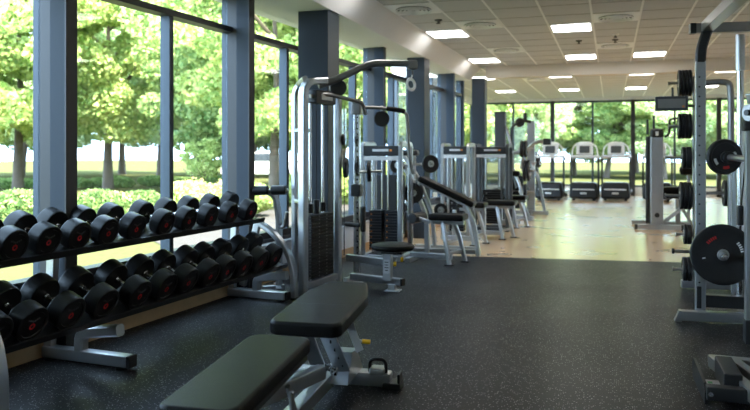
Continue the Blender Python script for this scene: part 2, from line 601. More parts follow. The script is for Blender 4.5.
def cvent(ix, iy, label):
    x, y = cell(ix, iy)
    t = thing('ceiling_vent', label, 'vent', (x, y, CZ), group='square air vents in the ceiling')
    a, b = GP / 2 - .014, GQ / 2 - .01
    part('plate', MB().b2(-a, -b, -.010, a, b, -.003), vent_white, t)
    part('throat', MB().lathe((0, 0, -.0105), (0, 0, -1), [(0, 0), (.20, 0), (.205, .004), (.19, .006), (0, .003)], 36), vent_dark, t)
    for r in (.06, .105, .15, .195):
        part('ring', MB().lathe((0, 0, -.012), (0, 0, -1), [(r, 0), (r + .018, .022), (r + .010, .024), (r - .006, .004), (r, 0)], 36), vent_white, t)
cvent(4, 0, 'square air vent with round grille, nearest in the column above the treadmills')
cvent(4, 4, 'square air vent with round grille, the one closer to the beam above the treadmills')
cvent(1, 0, 'square air vent between the two rows of lights, over the incline bench')
cvent(1, 4, 'square air vent near the beam on the window side')
cvent(0, -2, 'square air vent next to the soffit, above the lat pulldown arm')
cvent(1, 12, 'small looking air vent past the beam on the window side')
for x, y, lb in [(.06, 10.75, 'white round ceiling spot between the two vents above the aisle'), (.06, 11.25, 'small dark sprinkler just before the second vent above the aisle'),
                 (-2.05, 8.9, 'small dark sprinkler in the tile behind the vent by the soffit'), (-.45, 11.2, 'tiny ceiling sprinkler beyond the bright panel')]:
    t = thing('ceiling_sprinkler', lb, 'sprinkler', (x, y, CZ), group='small round ceiling fittings')
    part('rose', MB().lathe((0, 0, 0), (0, 0, -1), [(0, 0), (.05, 0), (.045, .012), (.02, .02), (0, .02)], 20), vent_white if 'white' in lb else vent_dark, t)
    part('nozzle', MB().lathe((0, 0, -.02), (0, 0, -1), [(0, 0), (.014, 0), (.014, .02), (.03, .024), (.028, .03), (0, .03)], 16), vent_dark, t)

# ------------------------------------------------------------------ dumbbell rack
RX = 0.0
rack = thing('dumbbell_rack', 'long two-tier silver dumbbell rack along the window wall', 'rack', (-3.0, 4.2, 0))
def tray(front, zf, y0, y1, tilt):
    mb = MB()
    ct, st = math.cos(tilt), math.sin(tilt)
    n = V(st, 0, ct)
    f = V(front, 0, zf)
    d = V(-ct, 0, st)
    L = .36
    def q(a, y, o):
        w = f + d * a + n * o
        return (w.x, y, w.z)
    prof = [(-.005, .028), (-.005, -.012), (L, -.012), (L, .03), (L - .012, .03), (L - .012, 0), (.01, 0), (.01, .028)]
    vs = [q(a, y0, o) for a, o in prof] + [q(a, y1, o) for a, o in prof]
    k = len(prof)
    mb.add(vs, [tuple(range(k)), tuple(range(k, 2 * k))] + [(i, (i + 1) % k, k + (i + 1) % k, k + i) for i in range(k)])
    return mb
TUP, TLO = R(18), R(25)
UPF, UPZ = -2.915, .695
LOF, LOZ = -2.765, .282
part('upper_tray', tray(UPF, UPZ, 2.77, 5.80, TUP), blackpl, rack, True)
part('lower_tray', tray(LOF, LOZ, 2.74, 5.95, TLO), blackpl, rack, True)
def foot(y, xr):
    xf = -2.60 if 3 < y < 5 else -2.675
    f = MB().bar((xf, y, .055), (xr, y, .055), .075, .07, bevel=.01)
    fo = part('foot', f, silver, rack, True)
    part('end_cap', MB().b2(xf, y - .0385, .018, xf + .025, y + .0385, .092, .008), blackpl, fo, True)
    for xx in (xf - .05, xr + .05):
        part('rubber_pad', MB().lathe((xx, y, .006), (0, 0, 1), [(0, 0), (.045, 0), (.045, .01), (.03, .016), (0, .016)], 20), rubber, fo, True)
for y, xr in ((2.74, -3.255), (3.68, -3.255), (5.77, -3.255)):
    foot(y, xr)
    part('bracket', MB().rtube([(-2.97, y, .06), (-2.97, y, .195), (-2.67, y, .232)], .07, .07, (0, 1, 0), .15), silver, rack, True)
    part('rear_post', MB().bar((-3.22, y, .06), (-3.19, y, .79), .06, .05, (0, 1, 0)), silver, rack, True)
for y in (2.80, 5.84):
    pts = [(-3.0, y, .675), (-2.86, y, .60), (-2.70, y, .44), (-2.64, y, .25), (-2.635, y, .03)]
    part('end_upright', MB().rtube(pts, .075, .045, (0, 1, 0), .14), silver, rack, True)
    part('end_strut', MB().bar((-3.0, y, .675), (-3.16, y, .10), .06, .045, (0, 1, 0)), silver, rack, True)
    part('foot_plug', MB().b2(-2.665, y - .03, .006, -2.60, y + .03, .035, .006), blackpl, rack, True)

# the whole rack stands parallel to the window wall
_p = V(-2.65, 5.75, 0)
rack.matrix_world = Matrix.Translation(_p) @ Matrix.Rotation(-R(3.5), 4, 'Z') @ Matrix.Translation(-_p) @ Matrix.Translation(V(-3.0, 4.2, 0))

# dumbbells
HR, HL, HC = .102, .100, .108
def make_dumbbell(label, group):
    t = thing('dumbbell', label, 'dumbbell', group=group)
    for sgn in (-1, 1):
        c = V(sgn * (HC - HL / 2), 0, 0)
        prof = [(0, 0), (HR * .90, 0), (HR * .965, .003), (HR, .011), (HR, HL - .011), (HR * .965, HL - .003), (HR * .90, HL), (HR * .76, HL), (HR * .73, HL - .006), (0, HL - .006)]
        h = part('head', MB().lathe(c, (sgn, 0, 0), prof, 36), rubber, t)
        f = c + V(sgn * (HL - .006), 0, 0)
        u = .001 * sgn
        # red ring mark and raised lettering band on the face
        ring = []
        n = 14
        mb = MB()
        vs = []
        for k in range(n + 1):
            an = PI * .5 + .35 + k / n * (2 * PI - .7)
            for rr in (.010, .019):
                vs.append(f + V(u * 1.2, math.cos(an) * rr, math.sin(an) * rr - .012))
        mb.add(vs, [(2 * k, 2 * k + 1, 2 * k + 3, 2 * k + 2) for k in range(n)])
        mb.box(f + V(u * 1.2, 0, .003), (.001, .006, .012), 0)
        part('emblem', mb, red, h)
        mk = MB()
        for k in range(7):
            yy = -.036 + k * .0115
            mk.box(f + V(u, yy * sgn, .026 + .006 * math.cos(k)), (.0016, .007, .011), 0)
        part('lettering', mk, mark_grey, h)
        part('collar', MB().cyl(c + V(-sgn * .012, 0, 0), c + V(sgn * .002, 0, 0), .024, 18), chrome, t)
    part('handle', MB().lathe((-HC + HL / 2, 0, 0), (1, 0, 0), [(.0, 0), (.016, 0), (.0165, .03), (.019, (HC - HL / 2)), (.0165, 2 * (HC - HL / 2) - .03), (.016, 2 * (HC - HL / 2)), (0, 2 * (HC - HL / 2))], 18), chrome, t)
    return t
ORD = ['first', 'second', 'third', 'fourth', 'fifth', 'sixth', 'seventh', 'eighth', 'ninth', 'tenth', 'eleventh', 'twelfth']
uy = [5.581, 5.286, 4.989, 4.706, 4.437, 4.121, 3.857, 3.61, 3.372, 3.137, 2.915]
ly = [5.708, 5.473, 5.208, 4.964, 4.739, 4.471, 4.226, 3.954, 3.649, 3.372, 3.099, 2.87]
proto = None
RA = -R(3.5)
PIV = V(-2.65, 5.75, 0)
RROT = Matrix.Translation(PIV) @ Matrix.Rotation(RA, 4, 'Z') @ Matrix.Translation(-PIV)
def head_to_centre(front, zf, y, tilt, sc):
    ct, st = math.cos(tilt), math.sin(tilt)
    # dumbbell resting on the tray: axis runs from front-low to back-high
    n = V(st, 0, ct)
    d = V(-ct, 0, st)
    return RROT @ (V(front, y, zf) + d * (.022 + .158 * sc) + n * (HR * sc + .001))
for row, (fx_, fz, ysl, tl, sc_) in (('upper', (UPF, UPZ, uy, TUP, .9)), ('lower', (LOF, LOZ, ly, TLO, 1.))):
    for k, y in enumerate(ysl):
        lb = 'black rubber dumbbell, %s from the cable-machine end of the rack\'s %s tier' % (ORD[k], row)
        if k == 0:
            lb = 'black rubber dumbbell at the cable-machine end of the rack\'s %s tier' % row
        loc = head_to_centre(fx_, fz, y, tl, sc_)
        ro = (0, tl, RA)
        if proto is None:
            proto = make_dumbbell(lb, 'dumbbells on the upper tier')
            proto.location, proto.rotation_euler, proto.scale = loc, ro, (sc_,) * 3
        else:
            o = dup(proto, loc, lb, ro)
            o.scale = (sc_,) * 3
            o['group'] = 'dumbbells on the %s tier' % row

# ------------------------------------------------------------------ adjustable bench in front
bench = thing('adjustable_bench', 'black padded adjustable weight bench standing alone in front', 'bench', (-1.40, 3.05, 0), R(5))
def padbox(c, L, w0, w1, th, pitch, bev=.022, nose=0):
    """padded board along local y: width w0 at the near end, w1 at the far end"""
    mb = MB()
    n = 16
    out = []
    cr = .05
    def outline():
        pts = []
        def arc(cx, cy, a0, a1, r):
            for k in range(6):
                a = a0 + (a1 - a0) * k / 5
                pts.append((cx + r * math.cos(a), cy + r * math.sin(a)))
        h = L / 2
        arc(-w0 / 2 + cr, -h + cr, PI, 1.5 * PI, cr)
        arc(w0 / 2 - cr, -h + cr, 1.5 * PI, 2 * PI, cr)
        if nose:
            pts.append((w0 / 2, h - nose * 2.2))
            pts.append((w0 / 2 - .004, h - nose * 1.6))
            arc(w1 / 2 - cr, h - cr, 0.2, .5 * PI, cr)
            arc(-w1 / 2 + cr, h - cr, .5 * PI, PI - .2, cr)
            pts.append((-w0 / 2 + .004, h - nose * 1.6))
            pts.append((-w0 / 2, h - nose * 2.2))
        else:
            arc(w1 / 2 - cr, h - cr, 0, .5 * PI, cr)
            arc(-w1 / 2 + cr, h - cr, .5 * PI, PI, cr)
        return pts
    o = outline()
    rot = Matrix.Rotation(pitch, 3, 'X')
    layers = []
    m = len(o)
    for k in range(5):
        a = k / 4 * PI / 2
        layers.append((bev * (1 - math.sin(a)), -th / 2 + bev * (1 - math.cos(a)) if False else -th / 2 + bev * (1 - math.cos(PI / 2 - a)) * 0 + bev * math.sin(a) * 0 + (bev - bev * math.cos(a))))
    top = [(i, -z) for i, z in layers][::-1]
    vs, fs = [], []
    # lower half
    lo = []
    for k in range(5):
        a = k / 4 * PI / 2
        lo.append((bev * (1 - math.sin(a)), -th / 2 + bev * (1 - math.cos(a))))
    # correct order: bottom edge inset -> full
    rings = [(ins, z) for ins, z in lo] + [(ins, -z) for ins, z in lo[::-1]]
    for ins, z in rings:
        for (px, py) in o:
            l = math.hypot(px, py) or 1
            sx = (abs(px) - ins) / abs(px) if abs(px) > ins else 1
            sy = (abs(py) - ins) / abs(py) if abs(py) > ins else 1
            q = rot @ V(px * sx, py * sy, z)
            vs.append(q + V(c))
    for i in range(len(rings) - 1):
        for k in range(m):
            k2 = (k + 1) % m
            fs.append((i * m + k, i * m + k2, (i + 1) * m + k2, (i + 1) * m + k))
    fs.append(tuple(range(m))[::-1])
    fs.append(tuple((len(rings) - 1) * m + k for k in range(m)))
    mb.add(vs, fs)
    return mb
part('seat_pad', padbox((-.022, -.465, .418), .86, .30, .295, .068, R(2.8), .016), vinyl, bench)
part('back_pad', padbox((.03, .525, .487), .84, .36, .25, .070, R(3.6), .016, nose=.16), vinyl, bench)
part('pad_seam', MB().bar((-.135, .44, .5155), (.195, .44, .5155), .004, .003, bevel=0), darkgrey, bench)
part('seat_board', MB().box((0, -.465, .375), (.24, .74, .02), .004, Matrix.Rotation(R(2.8), 3, 'X')), blackpl, bench)
part('back_board', MB().box((.03, .52, .443), (.26, .68, .02), .004, Matrix.Rotation(R(3.6), 3, 'X')), blackpl, bench)
part('main_beam', MB().bar((0.02, -.85, .10), (0.02, .74, .10), .07, .075, bevel=.01), silver, bench)
part('upper_beam', MB().bar((0.0, -.62, .335), (0.05, .34, .20), .06, .07, bevel=.01), silver, bench)
rf = part('rear_foot', MB().bar((-.27, .76, .055), (.32, .76, .055), .085, .075, bevel=.012), silver, bench)
for sx in (-.285, .33):
    part('rubber_shoe', MB().b2(sx - .05, .705, .006, sx + .05, .815, .045, .01).b2(sx - .005 + (.035 if sx > 0 else -.035), .715, .03, sx + (.045 if sx > 0 else -.045), .805, .094, .006), rubber, rf)
ff = part('front_foot', MB().bar((-.2, -.88, .05), (.24, -.88, .05), .075, .065, bevel=.012), silver, bench)
for sx in (-.2, .24):
    part('rubber_shoe', MB().b2(sx - .04, -.925, .006, sx + .04, -.835, .03, .008), rubber, ff)
part('pivot_block', MB().prism([(-.17, 0), (.16, 0), (.10, .06), (.02, .145), (-.07, .145), (-.15, .05)], (.045, .66, .09), (0, 1, 0), (0, 0, 1), .10), silver, bench)
part('front_post', MB().bar((0.01, -.62, .12), (0, -.58, .36), .055, .07, (0, 1, 0), .01), silver, bench)
part('ladder_plate', MB().bar((.115, .50, .16), (.075, .30, .43), .012, .085, (1, 0, 0), .004), silver, bench)
part('ladder_plate', MB().bar((-.045, .58, .16), (-.055, .34, .43), .012, .085, (1, 0, 0), .004), steel, bench)
for k in range(5):
    a = k / 4
    part('ladder_hole', MB().cyl((.122 - .04 * a, .47 - .16 * a, .20 + .20 * a), (.128 - .04 * a, .47 - .16 * a, .20 + .20 * a), .010, 12), blackpl, bench)
part('adjust_lever', MB().rtube([(.11, .48, .445), (.145, .50, .44), (.165, .515, .36), (.205, .515, .265)], .01, .04, (0, 1, .0), .02), silver, bench)
hd = part('pull_pin', MB().cyl((.16, .52, .318), (.215, .53, .313), .009, 14, .003), steel, bench)
part('grip', MB().cyl((.212, .529, .3135), (.255, .537, .310), .012, 16, .004), yellow, hd, label='yellow tipped pin grip')
part('pivot_bolt', MB().cyl((.11, .36, .20), (.125, .36, .20), .022, 16, .004), chrome, bench)
for yy, zz in ((.33, .225), (.42, .19)):
    part('bolt', MB().cyl((.07, yy, zz), (.10, yy, zz), .018, 12, .004), chrome, bench)
tr = part('transport_plate', MB().box((.25, .735, .105), (.085, .085, .04), .012), steel, bench)
part('carry_handle', MB().tube([(.205, .735, .095), (.205, .735, .165), (.295, .735, .165), (.295, .735, .095)], .010, .04), rubber, tr)
part('transport_wheel', MB().lathe((-.27, .47, .035), (1, 0, 0), [(0, 0), (.03, 0), (.034, .006), (.034, .022), (.03, .028), (0, .028)], 20), rubber, bench)
part('wheel_bracket', MB().b2(-.25, .44, .03, -.19, .52, .10, .006), steel, bench)
part('support_rod', MB().tube([(.10, -.30, .33), (.13, -.20, .10), (.13, .05, .10)], .012, .05), steel, bench)
part('seat_pin', MB().cyl((.13, -.33, .22), (.13, -.33, .32), .011, 12, .003), steel, bench)

# ------------------------------------------------------------------ helper builders for machines
def stack_part(t, x0, x1, y0, y1, z0, z1, n=14, name='weight_stack', marks=None, face='y'):
    mb = MB()
    h = (z1 - z0) / n
    for k in range(n):
        mb.b2(x0, y0, z0 + k * h + .0025, x1, y1, z0 + (k + 1) * h, .002)
    o = part(name, mb, stackm, t, True)
    if marks:
        m2 = MB()
        for k in range(n):
            zc = z0 + (k + .5) * h
            cx = x0 + (x1 - x0) * marks[0]
            m2.b2(cx - .012, y0 - .002, zc - .006, cx + .012, y0 + .001, zc + .006)
        part('number_print', m2, marks[1], o, True)
    return o
def plate_disc(mb, c, ax, r, th):
    return mb.lathe(V(c) - V(ax).normalized() * th / 2, ax, [(0.028, 0), (r * .30, 0), (r * .34, th * .12), (r * .78, th * .12), (r * .82, 0), (r * .96, 0), (r, th * .15),
            (r, th * .85), (r * .96, th), (r * .82, th), (r * .78, th * .88), (r * .34, th * .88), (r * .30, th), (.028, th), (.028, 0)], 40)
def weight_plate(c, ax, r, th, label, group=None, marks=False):
    t = thing('weight_plate', label, 'weight plate', c, group=group)
    part('disc', plate_disc(MB(), c, ax, r, th), iron, t, True)
    part('bore_ring', MB().lathe(V(c) - V(ax).normalized() * (th / 2 + .0005), ax, [(.0265, 0), (.042, 0), (.042, th + .001), (.0265, th + .001), (.0265, 0)], 24), steel, t, True)
    if marks:
        a = V(ax).normalized()
        e1 = V(0, 0, 1)
        e2 = a.cross(e1).normalized()
        for (an0, mat, nm) in ((40, red, 'red_lettering'), (140, white_mark, 'white_lettering'), (250, red, 'red_lettering'), (320, white_mark, 'white_lettering')):
            mb = MB()
            for k in range(5):
                an = R(an0 + k * 7)
                q = V(c) + a * (th * .38 + .001) + (e1 * math.sin(an) + e2 * math.cos(an)) * r * .60
                rad = (e1 * math.sin(an) + e2 * math.cos(an))
                tg = a.cross(rad)
                mb.box(q, (.0015, .010, .022), 0, Matrix((a, tg, rad)).transposed())
            part(nm, mb, mat, t, True)
    return t

# ------------------------------------------------------------------ lat pulldown tower
lat = thing('lat_pulldown', 'silver lat pulldown tower with long grey arm and black weight stack', 'gym machine', (-2.55, 6.25, 0))
P1, P2, P3 = (-2.585, 5.93), (-2.50, 6.56), (-2.80, 6.22)
part('front_post', MB().rtube([(P1[0], P1[1], .0), (P1[0], P1[1], 1.92), (P1[0] + .12, P1[1] + .22, 1.945)], .085, .06, (-.9, .42, 0), .12), silver, lat, True)
part('rear_post', MB().rtube([(P2[0], P2[1], .0), (P2[0], P2[1], 1.90)], .06, .08, (1, 0, 0), .0), silver, lat, True)
part('back_post', MB().rtube([(P3[0], P3[1], .0), (P3[0], P3[1], 1.86), (P3[0] + .06, P3[1] - .01, 1.94), (P1[0], P1[1] + .04, 1.95)], .05, .05, (0.2, 1, 0), .08), silver, lat, True)
for z in (1.50, .85):
    part('tie_bar', MB().bar((P3[0], P3[1], z), (P1[0], P1[1] + .02, z), .03, .035), silver, lat, True)
part('base_rail', MB().bar((P1[0], P1[1], .115), (P2[0], P2[1], .115), .05, .05), silver, lat, True)
part('base_rail', MB().bar((P1[0], P1[1], .05), (P3[0], P3[1], .05), .05, .06), silver, lat, True)
part('base_rail', MB().bar((P2[0], P2[1], .05), (P3[0], P3[1], .05), .05, .06), silver, lat, True)
for q in (P1, P2):
    part('foot_plate', MB().b2(q[0] - .05, q[1] - .045, .006, q[0] + .06, q[1] + .06, .018, .003), silver, lat, True)
part('head_box', MB().box((-2.53, 6.22, 1.80), (.11, .36, .12), .012, Matrix.Rotation(R(-8), 3, 'Z')), blackpl, lat, True)
part('head_plate', MB().box((-2.47, 6.21, 1.80), (.008, .20, .055), .004, Matrix.Rotation(R(-8), 3, 'Z')), steel, lat, True)
for q in ((-2.60, 6.12), (-2.575, 6.36)):
    part('guide_rod', MB().cyl((q[0], q[1], .12), (q[0], q[1], 1.76), .014, 12), chrome, lat, True)
sk = MB()
rt8 = Matrix.Rotation(R(-8), 3, 'Z')
for k in range(18):
    sk.box((-2.585, 6.24, .175 + .0318 * k), (.13, .40, .029), .003, rt8)
st_ = part('weight_stack', sk, stackm, lat, True)
nm = MB()
for k in range(18):
    for dy in (-.115, .02):
        c = V(-2.585, 6.24, .175 + .0318 * k) + rt8 @ V(.066, dy + .05, 0)
        nm.box(c, (.002, .018, .012), 0, rt8)
    nm.box(V(-2.585, 6.24, .175 + .0318 * k) + rt8 @ V(.05, -.2005, 0), (.02, .002, .012), 0, rt8)
part('number_print', nm, label_grey, st_, True)
part('selector_rod', MB().cyl((-2.59, 6.24, .72), (-2.59, 6.24, .86), .03, 14, .004).cyl((-2.59, 6.24, .86), (-2.59, 6.24, 1.76), .006, 8), blackpl, lat, True)
for q in ((-2.60, 6.12), (-2.575, 6.36)):
    part('stack_cushion', MB().cyl((q[0], q[1], .745), (q[0], q[1], .83), .03, 14, .006), rubber, lat, True)
arm = part('pulldown_arm', MB().tube([(-2.52, 6.12, 1.905), (-2.40, 6.20, 1.95), (-2.12, 6.42, 2.125), (-1.775, 6.58, 2.125)], .033, .10, 14), grey_tube, lat, True)
part('arm_tip', MB().box((-1.765, 6.585, 2.115), (.09, .06, .085), .01, Matrix.Rotation(R(25), 3, 'Z')), grey_tube, arm, True)
part('carabiner', MB().tube([(-1.765, 6.585, 2.075), (-1.765, 6.585, 2.02)], .010, 0), blackpl, arm, True)
tor = MB()
tor.lathe((-1.775, 6.57, 1.93), (.85, -.5, .1), [(.034, 0), (.042, -.010), (.060, -.008), (.066, 0), (.060, .008), (.042, .010), (.034, 0)], 28)
part('ring_handle', tor, white_ring, arm, True, label='white ring handle hanging from the arm tip')
part('strap', MB().tube([(-1.765, 6.585, 2.02), (-1.772, 6.575, 1.985)], .006, 0), white_ring, arm, True)
part('pulley', MB().lathe((-2.42, 6.36, 1.90), (.35, -.94, 0), [(0, -.02), (.075, -.02), (.08, -.012), (.066, 0), (.08, .012), (.075, .02), (0, .02)], 26), blackpl, lat, True)
part('side_handle', MB().tube([(-2.56, 6.02, 1.80), (-2.47, 6.2, 1.83), (-2.36, 6.45, 1.80), (-2.27, 6.62, 1.775), (-2.25, 6.66, 1.66)], .018, .07, 12), grey_tube, lat, True)
hg = part('side_pulley', MB().lathe((-2.47, 6.62, 1.42), (.97, .22, 0), [(0, -.015), (.05, -.018), (.054, 0), (.05, .018), (0, .015)], 22), blackpl, lat, True)
part('side_pulley', MB().lathe((-2.44, 6.62, 1.15), (.97, .22, 0), [(0, -.015), (.095, -.018), (.10, 0), (.095, .018), (0, .015)], 24), blackpl, lat, True)
part('cable', MB().cyl((-2.46, 6.63, .3), (-2.46, 6.63, 1.75), .005, 6), blackpl, lat, True)
part('thigh_roller', MB().cyl((-2.44, 6.62, .60), (-2.28, 6.58, .60), .022, 12, .004).box((-2.25, 6.58, .66), (.05, .06, .25), .02), blackpl, lat, True)

# seat unit of the pulldown: two base tubes, post, round seat
sea = thing('pulldown_seat', 'round black seat on a silver post facing the pulldown tower', 'gym seat', (-1.93, 6.5, 0))
part('seat_pad', MB().lathe((-1.93, 6.50, .385), (0, 0, 1), [(0, 0), (.16, 0), (.195, .012), (.205, .035), (.195, .055), (.15, .066), (0, .07)], 36), vinyl, sea, True)
part('seat_bracket', MB().b2(-2.03, 6.45, .355, -1.83, 6.55, .387, .004), blackpl, sea, True)
part('post', MB().bar((-1.985, 6.52, .10), (-1.985, 6.52, .36), .08, .075, (0, 1, 0), .006), silver, sea, True)
part('upper_tube', MB().bar((-2.42, 6.60, .285), (-1.95, 6.52, .265), .055, .065), silver, sea, True)
lt_ = part('lower_tube', MB().bar((-2.40, 6.66, .095), (-1.84, 6.50, .095), .06, .065), silver, sea, True)
part('end_cap', MB().bar((-1.845, 6.5015, .095), (-1.825, 6.496, .095), .062, .067), blackpl, lt_, True)
part('foot_plate', MB().b2(-2.0, 6.46, .006, -1.86, 6.57, .018, .003).bar((-1.94, 6.52, .015), (-1.94, 6.52, .07), .07, .07, (0, 1, 0)), silver, sea, True)
lb_ = part('notice_label', MB().box((-1.985, 6.479, .235), (.06, .002, .13), 0), lightpl, sea, True, label='pale notice label with small dark print')
mk = MB()
for k in range(4):
    mk.box((-1.985, 6.4775, .275 - k * .025), (.04 - .008 * (k % 2), .001, .008), 0)
part('print', mk, darkgrey, lb_, True)
for i, (x, y, z) in enumerate(((-1.89, 6.44, .285), (-1.83, 6.46, .325))):
    k_ = part('pull_pin', MB().cyl((x, y + .05, z + .02), (x, y, z), .008, 10), steel, sea, True)
    part('grip', MB().cyl((x, y, z), (x + .005, y - .03, z - .025), .015, 12, .004), yellow, k_, True, label='yellow pin grip')

# adjustable pulley column with curved handle arm
colm = thing('cable_column', 'slim chrome pulley column with numbered holes and curved grey arm', 'gym machine', (-2.40, 6.84, 0))
part('column', MB().bar((-2.40, 6.84, .006), (-2.40, 6.84, 1.83), .065, .05, (0, 1, 0), .006), chrome, colm, True)
hl = MB()
for k in range(26):
    z = .30 + k * .056
    hl.cyl((-2.39, 6.8155, z), (-2.39, 6.813, z), .009, 10)
part('hole_row', hl, blackpl, colm, True)
part('base_plate', MB().b2(-2.48, 6.75, .006, -2.32, 6.93, .02, .003), silver, colm, True)
ca = part('curved_arm', MB().tube([(-2.43, 6.82, 1.74), (-2.25, 6.88, 1.745), (-2.02, 6.95, 1.72), (-1.93, 6.98, 1.69), (-1.92, 6.99, 1.50), (-1.91, 7.0, 1.24), (-1.87, 7.02, 1.08)], .017, .09, 12), grey_tube, colm, True)
part('arm_grip', MB().tube([(-2.12, 6.92, 1.733), (-2.02, 6.95, 1.72), (-1.945, 6.975, 1.70)], .025, .05, 12), rubber, ca, True)
part('carriage', MB().box((-2.40, 6.83, 1.74), (.10, .10, .14), .01), grey_tube, colm, True)
part('carriage', MB().box((-2.40, 6.83, .92), (.10, .10, .12), .01), blackpl, colm, True)
part('top_pulley', MB().lathe((-2.17, 6.92, 1.63), (.30, -.95, 0), [(0, -.02), (.070, -.02), (.078, -.012), (.066, 0), (.078, .012), (.070, .02), (0, .02)], 26), blackpl, colm, True)
part('pulley_bracket', MB().bar((-2.17, 6.915, 1.64), (-2.17, 6.915, 1.76), .03, .012, (0, 1, 0)), steel, colm, True)
pz = part('weight_horn', MB().cyl((-2.40, 6.83, 1.10), (-2.16, 6.90, 1.11), .014, 12), steel, colm, True)
weight_plate((-2.285, 6.8635, 1.105), (.24, .07, .01), .10, .035, 'small black weight plate on the horn of the slim chrome column')
part('brace', MB().bar((-2.40, 6.86, .05), (-2.46, 6.66, .05), .05, .05), silver, colm, True)

# roller stand near the window
rol = thing('roller_stand', 'silver leg stand with two black foam rollers by the window', 'gym machine', (-2.95, 6.22, 0))
part('post', MB().rtube([(-2.93, 6.16, .006), (-2.93, 6.16, .70), (-2.95, 6.12, .90), (-3.01, 6.06, .945)], .06, .045, (.3, .95, 0), .10), silver, rol, True)
part('axle', MB().cyl((-3.13, 6.02, .945), (-2.80, 6.08, .955), .012, 12), steel, rol, True)
part('foam_roller', MB().lathe((-3.12, 6.022, .945), (.985, .17, .03), [(0, 0), (.036, 0), (.044, .008), (.044, .13), (.036, .138), (0, .138)], 24), rubber, rol, True)
part('foam_roller', MB().lathe((-2.955, 6.050, .950), (.985, .17, .03), [(0, 0), (.036, 0), (.044, .008), (.044, .13), (.036, .138), (0, .138)], 24), rubber, rol, True)
part('base_tube', MB().bar((-3.05, 6.05, .04), (-2.89, 6.19, .04), .06, .06), silver, rol, True)
part('cross_tube', MB().bar((-3.02, 6.28, .04), (-2.86, 6.02, .04), .05, .05), silver, rol, True)
part('side_arm', MB().tube([(-2.93, 6.16, .62), (-2.86, 6.12, .60), (-2.82, 6.10, .75)], .018, .04), grey_tube, rol, True)

# ------------------------------------------------------------------ selector machine template (frame with panel and stacks)
def selector(label, x, y, rotz, w, h, posts=silver, dual=True, shield_on=False, header=blackpl, depth=.45, sx=0.0):
    t = thing('weight_stack_machine', label, 'gym machine', (x, y, 0), rotz)
    for sx_ in (-1, 1):
        part('post', MB().rtube([(sx_ * w / 2, 0, .006), (sx_ * w / 2, 0, h - .01), (sx_ * w / 2, depth, h - .01), (sx_ * w / 2, depth, .006)], .055, .065, (1, 0, 0), .05), posts, t)
    hd_ = part('header', MB().box((0, -.005, h - .085), (w - .03, .07, .12), .012), header, t)
    part('name_plate', MB().box((0, -.0415, h - .08), (w * .42, .004, .028), 0), lightpl, hd_)
    part('name_mark', MB().box((w * .27, -.0415, h - .08), (w * .06, .004, .022), 0), orange, hd_)
    part('lower_band', MB().box((0, -.005, h - .175), (w - .03, .05, .05), .006), lightpl, t)
    for xx in ((-w * .22, w * .20) if dual else (0,)):
        mb = MB()
        sw = w * .33 if dual else w * .55
        n = 14
        top = .60 if dual else .68
        for k in range(n):
            mb.box((xx, .16, .12 + (top - .12) * (k + .5) / n), (sw, .16, (top - .12) / n - .004), .003)
        s_ = part('weight_stack', mb, stackm, t)
        mb = MB()
        for k in range(0, n, 2):
            mb.box((xx - sw * .32, .079, .12 + (top - .12) * (k + .5) / n), (.014, .003, .010), 0)
        part('number_print', mb, orange if dual else white_mark, s_)
        for d in (-.25, .25):
            part('guide_rod', MB().cyl((xx + d * sw * 1.6, .16, .06), (xx + d * sw * 1.6, .16, h - .1), .010, 10), chrome, t)
    if shield_on:
        part('shield', MB().b2(-w / 2 + .04, depth - .03, .5, w / 2 - .04, depth - .02, h - .2), shield, t)
    part('base', MB().bar((-w / 2, 0, .04), (w / 2, 0, .04), .06, .06).bar((-w / 2, depth, .04), (w / 2, depth, .04), .06, .06).bar((-w / 2, 0, .04), (-w / 2, depth, .04), .06, .06).bar((w / 2, 0, .04), (w / 2, depth, .04), .06, .06), posts, t)
    return t
s1_ = selector('twin-stack cable machine with dark header panel behind the round seat', -2.60, 8.28, R(0), .47, 1.40)
part('back_panel', MB().b2(-.16, .30, .30, .20, .34, 1.02, .01), blackpl, s1_)
s2_ = selector('first of two slim frame machines beyond the incline bench, with grey shield', -2.19, 10.62, R(0), .38, 1.41, steel, False, True)
s3_ = selector('second slim frame machine beyond the incline bench, beside the tall dark panel', -1.86, 11.9, R(0), .52, 1.41, darkgrey, False, True)

